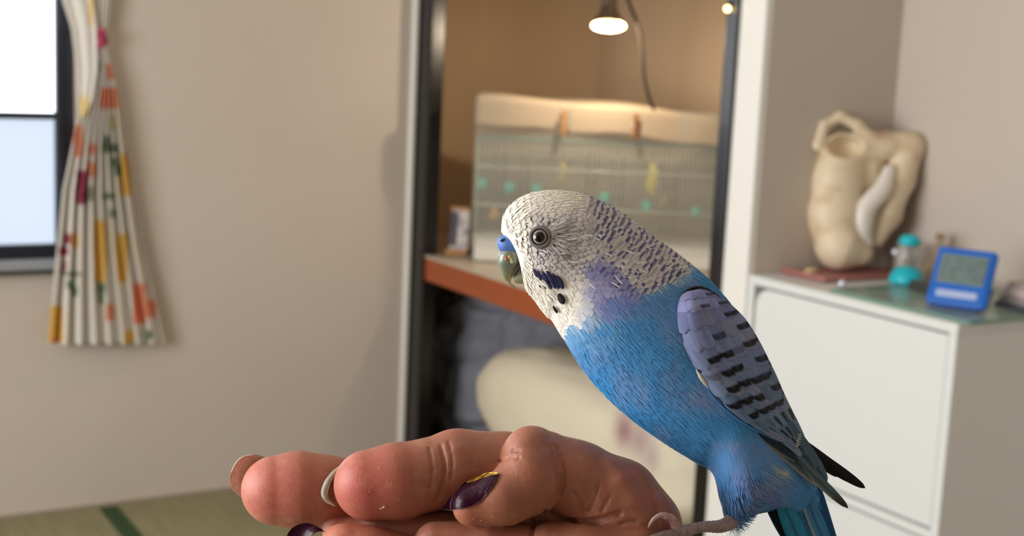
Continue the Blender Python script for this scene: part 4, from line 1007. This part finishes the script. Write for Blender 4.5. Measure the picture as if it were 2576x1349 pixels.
v, f = loft_geo([(1322, 662, 1326, 712, 20), (1312, 668, 1318, 714, 19), (1300, 684, 1306, 714, 15), (1290, 698, 1297, 712, 9)])
bcx = np.tile(np.array([148, 150, 128.]), (len(v), 1)); obj('lower_beak', W(v), f, M_beak, bird, lin(bcx))
v, f = tube_geo([(1316, 650, 24), (1310, 664, 26), (1301, 680, 22), (1288, 695, 14)], [2.4, 3.6, 3.4, 1.4], 8); obj('mouth_line', W(v), f, mat('dark_mouth', (34, 16, 16), .5), beak)
cr = []
for (px, py, r_) in ((1281, 647, 4), (1285, 652, 3.4), (1287, 659, 3.6), (1283, 642, 3), (1272, 652, 2.6)):
    bm = bmesh.new(); bmesh.ops.create_icosphere(bm, subdivisions=2, radius=r_); bm.verts.index_update()
    cr.append((np.array([(q.co.x+px, q.co.y*1.3+py, q.co.z*.7+32) for q in bm.verts]), [tuple(z.index for z in q.verts) for q in bm.faces])); bm.free()
v, f = join(cr); obj('seed_crumb', W(v), f, mat('straw_crumb', (206, 186, 124), .7), beak)
bm = bmesh.new(); bmesh.ops.create_icosphere(bm, subdivisions=2, radius=4.4); bm.verts.index_update()
v = np.array([(q.co.x+1273, q.co.y+650, q.co.z*.7+31) for q in bm.verts]); f = [tuple(z.index for z in q.verts) for q in bm.faces]; bm.free(); obj('seed_crumb', W(v), f, mat('orange_crumb', (206, 100, 48), .6), beak)
v, f = tube_geo([(1278, 710, 6), (1286, 717, 6), (1295, 723, 4), (1300, 727, 3)], [3, 3.0, 2.2, 1], 8); obj('seed_crumb', W(v), f, mat('grey_crumb', (150, 146, 120), .6), beak)

# ---------------- wing (near side): curved shell + separate covert and flight feathers
WF = np.array([(1740, 728), (1716, 742), (1706, 770), (1706, 812), (1718, 862), (1742, 912), (1768, 952), (1802, 1000), (1850, 1044), (1902, 1080), (1950, 1106), (1992, 1136), (2018, 1158)], float)
WBk = np.array([(1752, 724), (1786, 730), (1822, 752), (1850, 776), (1878, 806), (1906, 850), (1930, 896), (1952, 942), (1972, 988), (1992, 1030), (2012, 1070), (2026, 1104), (2034, 1140)], float)
WDf = np.array([118, 126, 134, 144, 152, 157, 160, 160, 154, 142, 126, 108, 92.])
WDb = np.array([112, 100, 84, 72, 62, 56, 50, 46, 42, 40, 40, 44, 52.])
def wing_pt(a, b, off=0.0):
    """a 0..12 along the wing, b 0 front edge..1 back edge"""
    a = np.atleast_1d(np.asarray(a, float)); b = np.atleast_1d(np.asarray(b, float))
    fe = interp(np.column_stack([WF, WDf]), a); be = interp(np.column_stack([WBk, WDb]), a)
    p = fe*(1-b)[:, None]+be*b[:, None]
    p[:, 2] += 46*np.sin(np.pi*np.clip(b, 0, 1)**.9)*np.clip(np.minimum(a/2.2, (12.6-a)/5), .15, 1)+off
    return p
na, nb_ = 60, 28
A, Bq = np.meshgrid(np.linspace(0, 12, na), np.linspace(0, 1, nb_), indexing='ij')
top = wing_pt(A.ravel(), Bq.ravel()); bot = top.copy(); bot[:, 2] -= 10+12*np.sin(np.pi*Bq.ravel()); m_ = len(top)
f = grid_faces(na, nb_); rim = [i*nb_ for i in range(na)]+[(na-1)*nb_+j for j in range(1, nb_)]+[i*nb_+nb_-1 for i in range(na-2, -1, -1)]+[j for j in range(nb_-2, 0, -1)]
f = f+[tuple(i+m_ for i in q[::-1]) for q in f]+[(rim[i], rim[i]+m_, rim[(i+1) % len(rim)]+m_, rim[(i+1) % len(rim)]) for i in range(len(rim))]
wc = np.tile(np.array([104, 114, 172.]), (m_, 1)); aa = A.ravel(); bb = Bq.ravel()
wc = mix(wc, (76, 96, 128), sstep(4.5, 9, aa)); wc = mix(wc, (34, 34, 44), sstep(.9, .2, aa)*sstep(.0, .3, bb)*.9)
wing = obj('wing', W(np.vstack([top, bot])), f, M_feath, bird, lin(np.vstack([wc, wc]))); wing['label'] = 'violet-blue wing with black bars'
def wing_frame(a, b):
    p = wing_pt(a, b)[0]; pa = wing_pt(a+.05, b)[0]-p; pb = wing_pt(a, b+.02)[0]-p
    n_ = np.cross(pa, pb); n_ /= np.linalg.norm(n_); n_ = n_ if n_[2] > 0 else -n_
    return p, pa/np.linalg.norm(pa), pb/np.linalg.norm(pb), n_
# coverts: (a, b, length, width, angle, dark band 0..1, tint)
VIO, SLT = (142, 146, 206), (106, 130, 162)
cov = []
for r_, (a, nbr, L_, W_) in enumerate([(.5, 4, 44, 40), (1.3, 5, 50, 42), (2.2, 5, 56, 44), (3.1, 5, 60, 46), (4.0, 5, 62, 48), (4.9, 5, 62, 48), (5.7, 5, 62, 46), (6.5, 5, 62, 44), (7.3, 5, 62, 42), (8.1, 5, 60, 38), (8.9, 4, 58, 36), (9.7, 4, 56, 34), (10.4, 3, 52, 30)]):
    for k in range(nbr):
        b = (k+.5+(.25 if r_ % 2 else -.1))/nbr
        if b > .97: continue
        dark = 0.0
        if 3.6 < a < 7.6 and .10 < b < .74: dark = 1.0 if rng.random() < .8 else .3
        elif a >= 7.6 and b > .3: dark = .9 if rng.random() < .75 else .2
        elif 1.0 < a < 3.6 and .3 < b < .62: dark = .55 if (k+r_) % 2 else .0
        elif b > .8: dark = .85 if a > 2 else .6
        tint = np.array(VIO)*(1-min(1, a/7))+np.array(SLT)*min(1, a/7); tint = tint+rng.normal(0, 7)
        if (k*7+r_*3) % 5 == 0: tint = tint*.6+np.array((150, 148, 170))*.4
        cov.append((a, b, L_*rng.uniform(.92, 1.08), W_*rng.uniform(.92, 1.1), rng.normal(0, .06)+(.25-.5*b)*.3, dark, tint))
for i, (a, b, L_, W_, an, dark, tint) in enumerate(cov):
    nl, ns = 14, 9; u, s = [q.ravel() for q in np.meshgrid(np.linspace(0, 1, nl), np.linspace(-1, 1, ns), indexing='ij')]
    f = grid_faces(nl, ns); rd = .66
    pr = np.where(u < rd, .55+.45*np.sin(np.clip(u/rd, 0, 1)*math.pi/2), np.sqrt(np.clip(1-((u-rd)/(1-rd))**2, .004, 1)))
    wpx = float(np.linalg.norm(wing_pt(a, 1.)[0]-wing_pt(a, 0.)[0]))+20
    av = np.clip(a+L_*1.1/44.*u, 0, 12); bv = np.clip(b+an*u*.5+W_*1.2/wpx*.5*pr*s, -.01, 1.0)
    v = wing_pt(av, bv); v[:, 2] += 1.5+.45*(12-a)+1.6*u*u+2.2*(1-s*s)*(.4+.6*u)
    c = np.tile(np.clip(tint, 0, 255), (len(v), 1)); c = c*(.94+.10*noise(np.stack([s*2+i, u*1.2, 0*u+i], -1)))[:, None]
    arc_ = u+.10*s*s; bd = dark*sstep(.66, .71, arc_)*(1-sstep(.87, .92, arc_))
    if a > 7.4: bd = dark*sstep(.45, .55, u)*(1-sstep(.93, .98, u))*(1-sstep(.25, .5, np.abs(s-.15)))
    c = mix(c, (10, 12, 22), bd); c = mix(c, (140, 142, 168), sstep(.90, 1., u)*.25); c = mix(c, tint*.75, (np.abs(s) < .1)*.25)
    obj('covert_feather', W(v), f, M_feath, wing, lin(c))
# flight feathers
def flight(name, p0_, p1_, wd, d0, d1, colr, edge, parent, bend=0., lab=None, tipc=None, nl=26, ns=9, rnd=.6):
    p0_ = np.array(list(p0_)+[d0], float); p1_ = np.array(list(p1_)+[d1], float); t_ = p1_-p0_; L_ = np.linalg.norm(t_); t_ /= L_
    n_ = np.array([0, 0, 1.])-t_*t_[2]; n_ /= np.linalg.norm(n_); b_ = np.cross(n_, t_); u = np.linspace(0, 1, nl); s = np.linspace(-1, 1, ns)
    pr = np.where(u < rnd, .55+.45*np.sin(np.clip(u/.4, 0, 1)*math.pi/2), np.sqrt(np.clip(1-((u-rnd)/(1-rnd))**2, .003, 1)))
    P = p0_+t_*(L_*u)[:, None, None]+b_*((wd*.5*pr[:, None]*s[None, :])+bend*np.sin(u*math.pi)[:, None])[..., None]+n_*((3*(1-s[None, :]**2))*np.ones((nl, 1)))[..., None]
    U_, S_ = [q.ravel() for q in np.meshgrid(u, s, indexing='ij')]
    c = np.tile(np.array(colr, float), (nl*ns, 1)); c = c*(.92+.16*noise(np.stack([S_*5+wd, U_*30+S_*9, 0*U_+L_], -1)))[:, None]
    if edge is not None: c = mix(c, edge, sstep(.62, .9, S_)*.9)
    if tipc is not None: c = mix(c, tipc, sstep(.75, .95, U_))
    c = mix(c, np.array(colr)*.5, (np.abs(S_) < .08)*.6)
    o = obj(name, W(P.reshape(-1, 3)), grid_faces(nl, ns), M_feath, parent, lin(np.clip(c, 0, 255))); solidify(o, .00012)
    if lab: o['label'] = lab
    return o
CRM = (206, 198, 180)
for k, (a, b, w_, da, db, cl) in enumerate([((1772, 962), (1916, 1098), 30, 150, 118, (26, 40, 62)), ((1790, 985), (1965, 1128), 28, 146, 108, (30, 44, 62)), ((1815, 1010), (2010, 1162), 28, 142, 100, (34, 50, 68)),
                                            ((1860, 1048), (2062, 1206), 28, 132, 84, (52, 70, 84)), ((1900, 1075), (2100, 1246), 28, 122, 74, (70, 90, 104)), ((1945, 1092), (2133, 1278), 26, 112, 70, (84, 104, 114))]):
    flight('flight_feather', a, b, w_, da, db, cl, CRM, wing, bend=3, tipc=(54, 56, 58) if k >= 4 else None)
for (a, b, w_, da, db) in [((1960, 1040), (2052, 1186), 36, 82, 84), ((1985, 1070), (2080, 1212), 34, 74, 78), ((1940, 1020), (2030, 1150), 38, 86, 88)]:
    flight('tertial_feather', a, b, w_, da, db, (78, 104, 122), (60, 84, 100), wing)
# black line round the shoulder
v, f = tube_geo([(1712, 756, 128), (1720, 738, 128), (1742, 725, 124), (1768, 724, 116), (1796, 738, 106), (1826, 760, 92)], [1.2, 3, 3.6, 3.2, 3, 1.4], 10); obj('shoulder_line', W(v), f, bpy.data.materials['black_feather'], wing)
# small cream-and-black barred edge at the end of the coverts
for k in range(5):
    v, f = tube_geo([(2002+k*1.5, 1118-k*7+6, 112-k*2), (2012+k*1.5, 1110-k*7+8, 112-k*2)], [1.5, 1.0], 8, 2); obj('barred_edge', W(v), f, mat('cream_barb', CRM, .7) if k == 0 else bpy.data.materials['cream_barb'], wing)
# pale edge where wing meets belly
v, f = tube_geo([(1752, 930, 160), (1762, 948, 164), (1774, 964, 164), (1786, 978, 160)], [2, 5, 5, 2], 10); obj('pale_bend', W(v), f, bpy.data.materials['cream_barb'], wing)
v, f = tube_geo([(1770, 962, 158), (1800, 1006, 156), (1850, 1050, 148), (1905, 1084, 134), (1960, 1112, 118)], [1.5, 2.4, 2.4, 2.2, 1.2], 8); obj('pale_rim', W(v), f, mat('blue_edge_feather', (72, 148, 214), .6), wing)
# far wing: its tip shows beyond the tail
top = wing_pt(A.ravel(), Bq.ravel()); top[:, 2] = -top[:, 2]; bot = top.copy(); bot[:, 2] += 10+12*np.sin(np.pi*Bq.ravel())
fw = obj('wing', W(np.vstack([top, bot])), [q[::-1] for q in grid_faces(na, nb_)]+[tuple(i+m_ for i in q) for q in grid_faces(na, nb_)]+[(rim[(i+1) % len(rim)], rim[(i+1) % len(rim)]+m_, rim[i]+m_, rim[i]) for i in range(len(rim))], M_feath, bird, lin(np.vstack([wc, wc])))
flight('flight_feather', (1985, 1090), (2176, 1228), 28, -60, -50, (20, 18, 22), None, fw, bend=4, lab='black flight feather'); flight('flight_feather', (1960, 1060), (2140, 1214), 22, -64, -58, (26, 24, 30), None, fw, bend=6)
flight('flight_feather', (1950, 1060), (2110, 1200), 30, -70, -66, (30, 30, 36), None, fw)
# ---------------- tail
TC = (34, 118, 176)
for k, (a, b, w_, d_, cl, ed, tp) in enumerate([((1985, 1180), (2150, 1600), 74, 10, (44, 106, 160), None, None), ((1970, 1200), (2110, 1560), 70, 24, (50, 126, 172), None, None), ((2000, 1180), (2138, 1530), 40, 34, (64, 132, 184), (206, 196, 180), None),
                                               ((1955, 1230), (2060, 1480), 52, 30, (44, 136, 178), None, None), ((1935, 1262), (2040, 1440), 30, 16, (18, 20, 34), None, None), ((1930, 1270), (2020, 1420), 26, 2, (14, 16, 26), (90, 120, 150), None), ((2020, 1150), (2120, 1480), 46, -6, (28, 84, 136), None, None)]):
    flight('tail_feather', a, b, w_, d_, d_+6, cl, ed, bird, rnd=.9)
# ---------------- leg and foot
M_leg = mat('scaly_grey_skin', attr=True, rough=.55, spec=.35, bump=(1500, .7, .0005))
def leg_part(name, pts, rad, parent, tint=(158, 138, 138), rings=True, lab=None):
    v, f = tube_geo(pts, rad, 18, 14)
    n_ = len(v)//18; q = np.repeat(np.arange(n_), 18); cc_ = v.reshape(n_, 18, 3).mean(1)[q]
    if rings: v = cc_+(v-cc_)*(1+.045*np.sin(q*2.1))[:, None]
    c = np.tile(np.array(tint, float), (len(v), 1))*(.86+.28*noise(v/7.))[:, None]
    o = obj(name, W(v), f, M_leg, parent, lin(np.clip(c, 0, 255)))
    if lab: o['label'] = lab
    return o
lg = leg_part('leg', [(1876, 1270, 20), (1846, 1306, 56), (1815, 1324, 96), (1768, 1326, 112), (1725, 1336, 120), (1700, 1342, 124)], [20, 19, 17, 14, 15, 17], bird, lab='scaly grey-pink leg')
t1 = leg_part('toe', [(1706, 1338, 122), (1697, 1318, 132), (1688, 1304, 140), (1672, 1300, 146)], [12, 11.5, 10.5, 8.5], bird, (190, 150, 146))
t2 = leg_part('toe', [(1704, 1344, 124), (1670, 1348, 140), (1630, 1364, 152), (1590, 1392, 152)], [14, 12.5, 12, 10], bird, (150, 134, 136))
leg_part('toe', [(1712, 1346, 122), (1738, 1366, 112), (1752, 1396, 92)], [12, 11, 9], bird, (150, 128, 128))
leg_part('toe', [(1716, 1336, 116), (1722, 1352, 96), (1722, 1380, 78)], [11, 10, 9], bird, (140, 118, 118))
M_claw = mat('horn_claw', (196, 164, 156), .35, coat=.3, noise_col=(900, (170, 136, 130), .6))
v, f = tube_geo([(1674, 1296, 147), (1660, 1297, 150), (1645, 1306, 151), (1636, 1318, 148), (1631, 1328, 144)], [7.5, 7, 5.6, 4, 1.6], 12); obj('claw', W(v), f, M_claw, t1)
v, f = tube_geo([(1592, 1390, 152), (1578, 1402, 150), (1570, 1420, 144)], [7.5, 6, 2], 12); obj('claw', W(v), f, M_claw, t2)
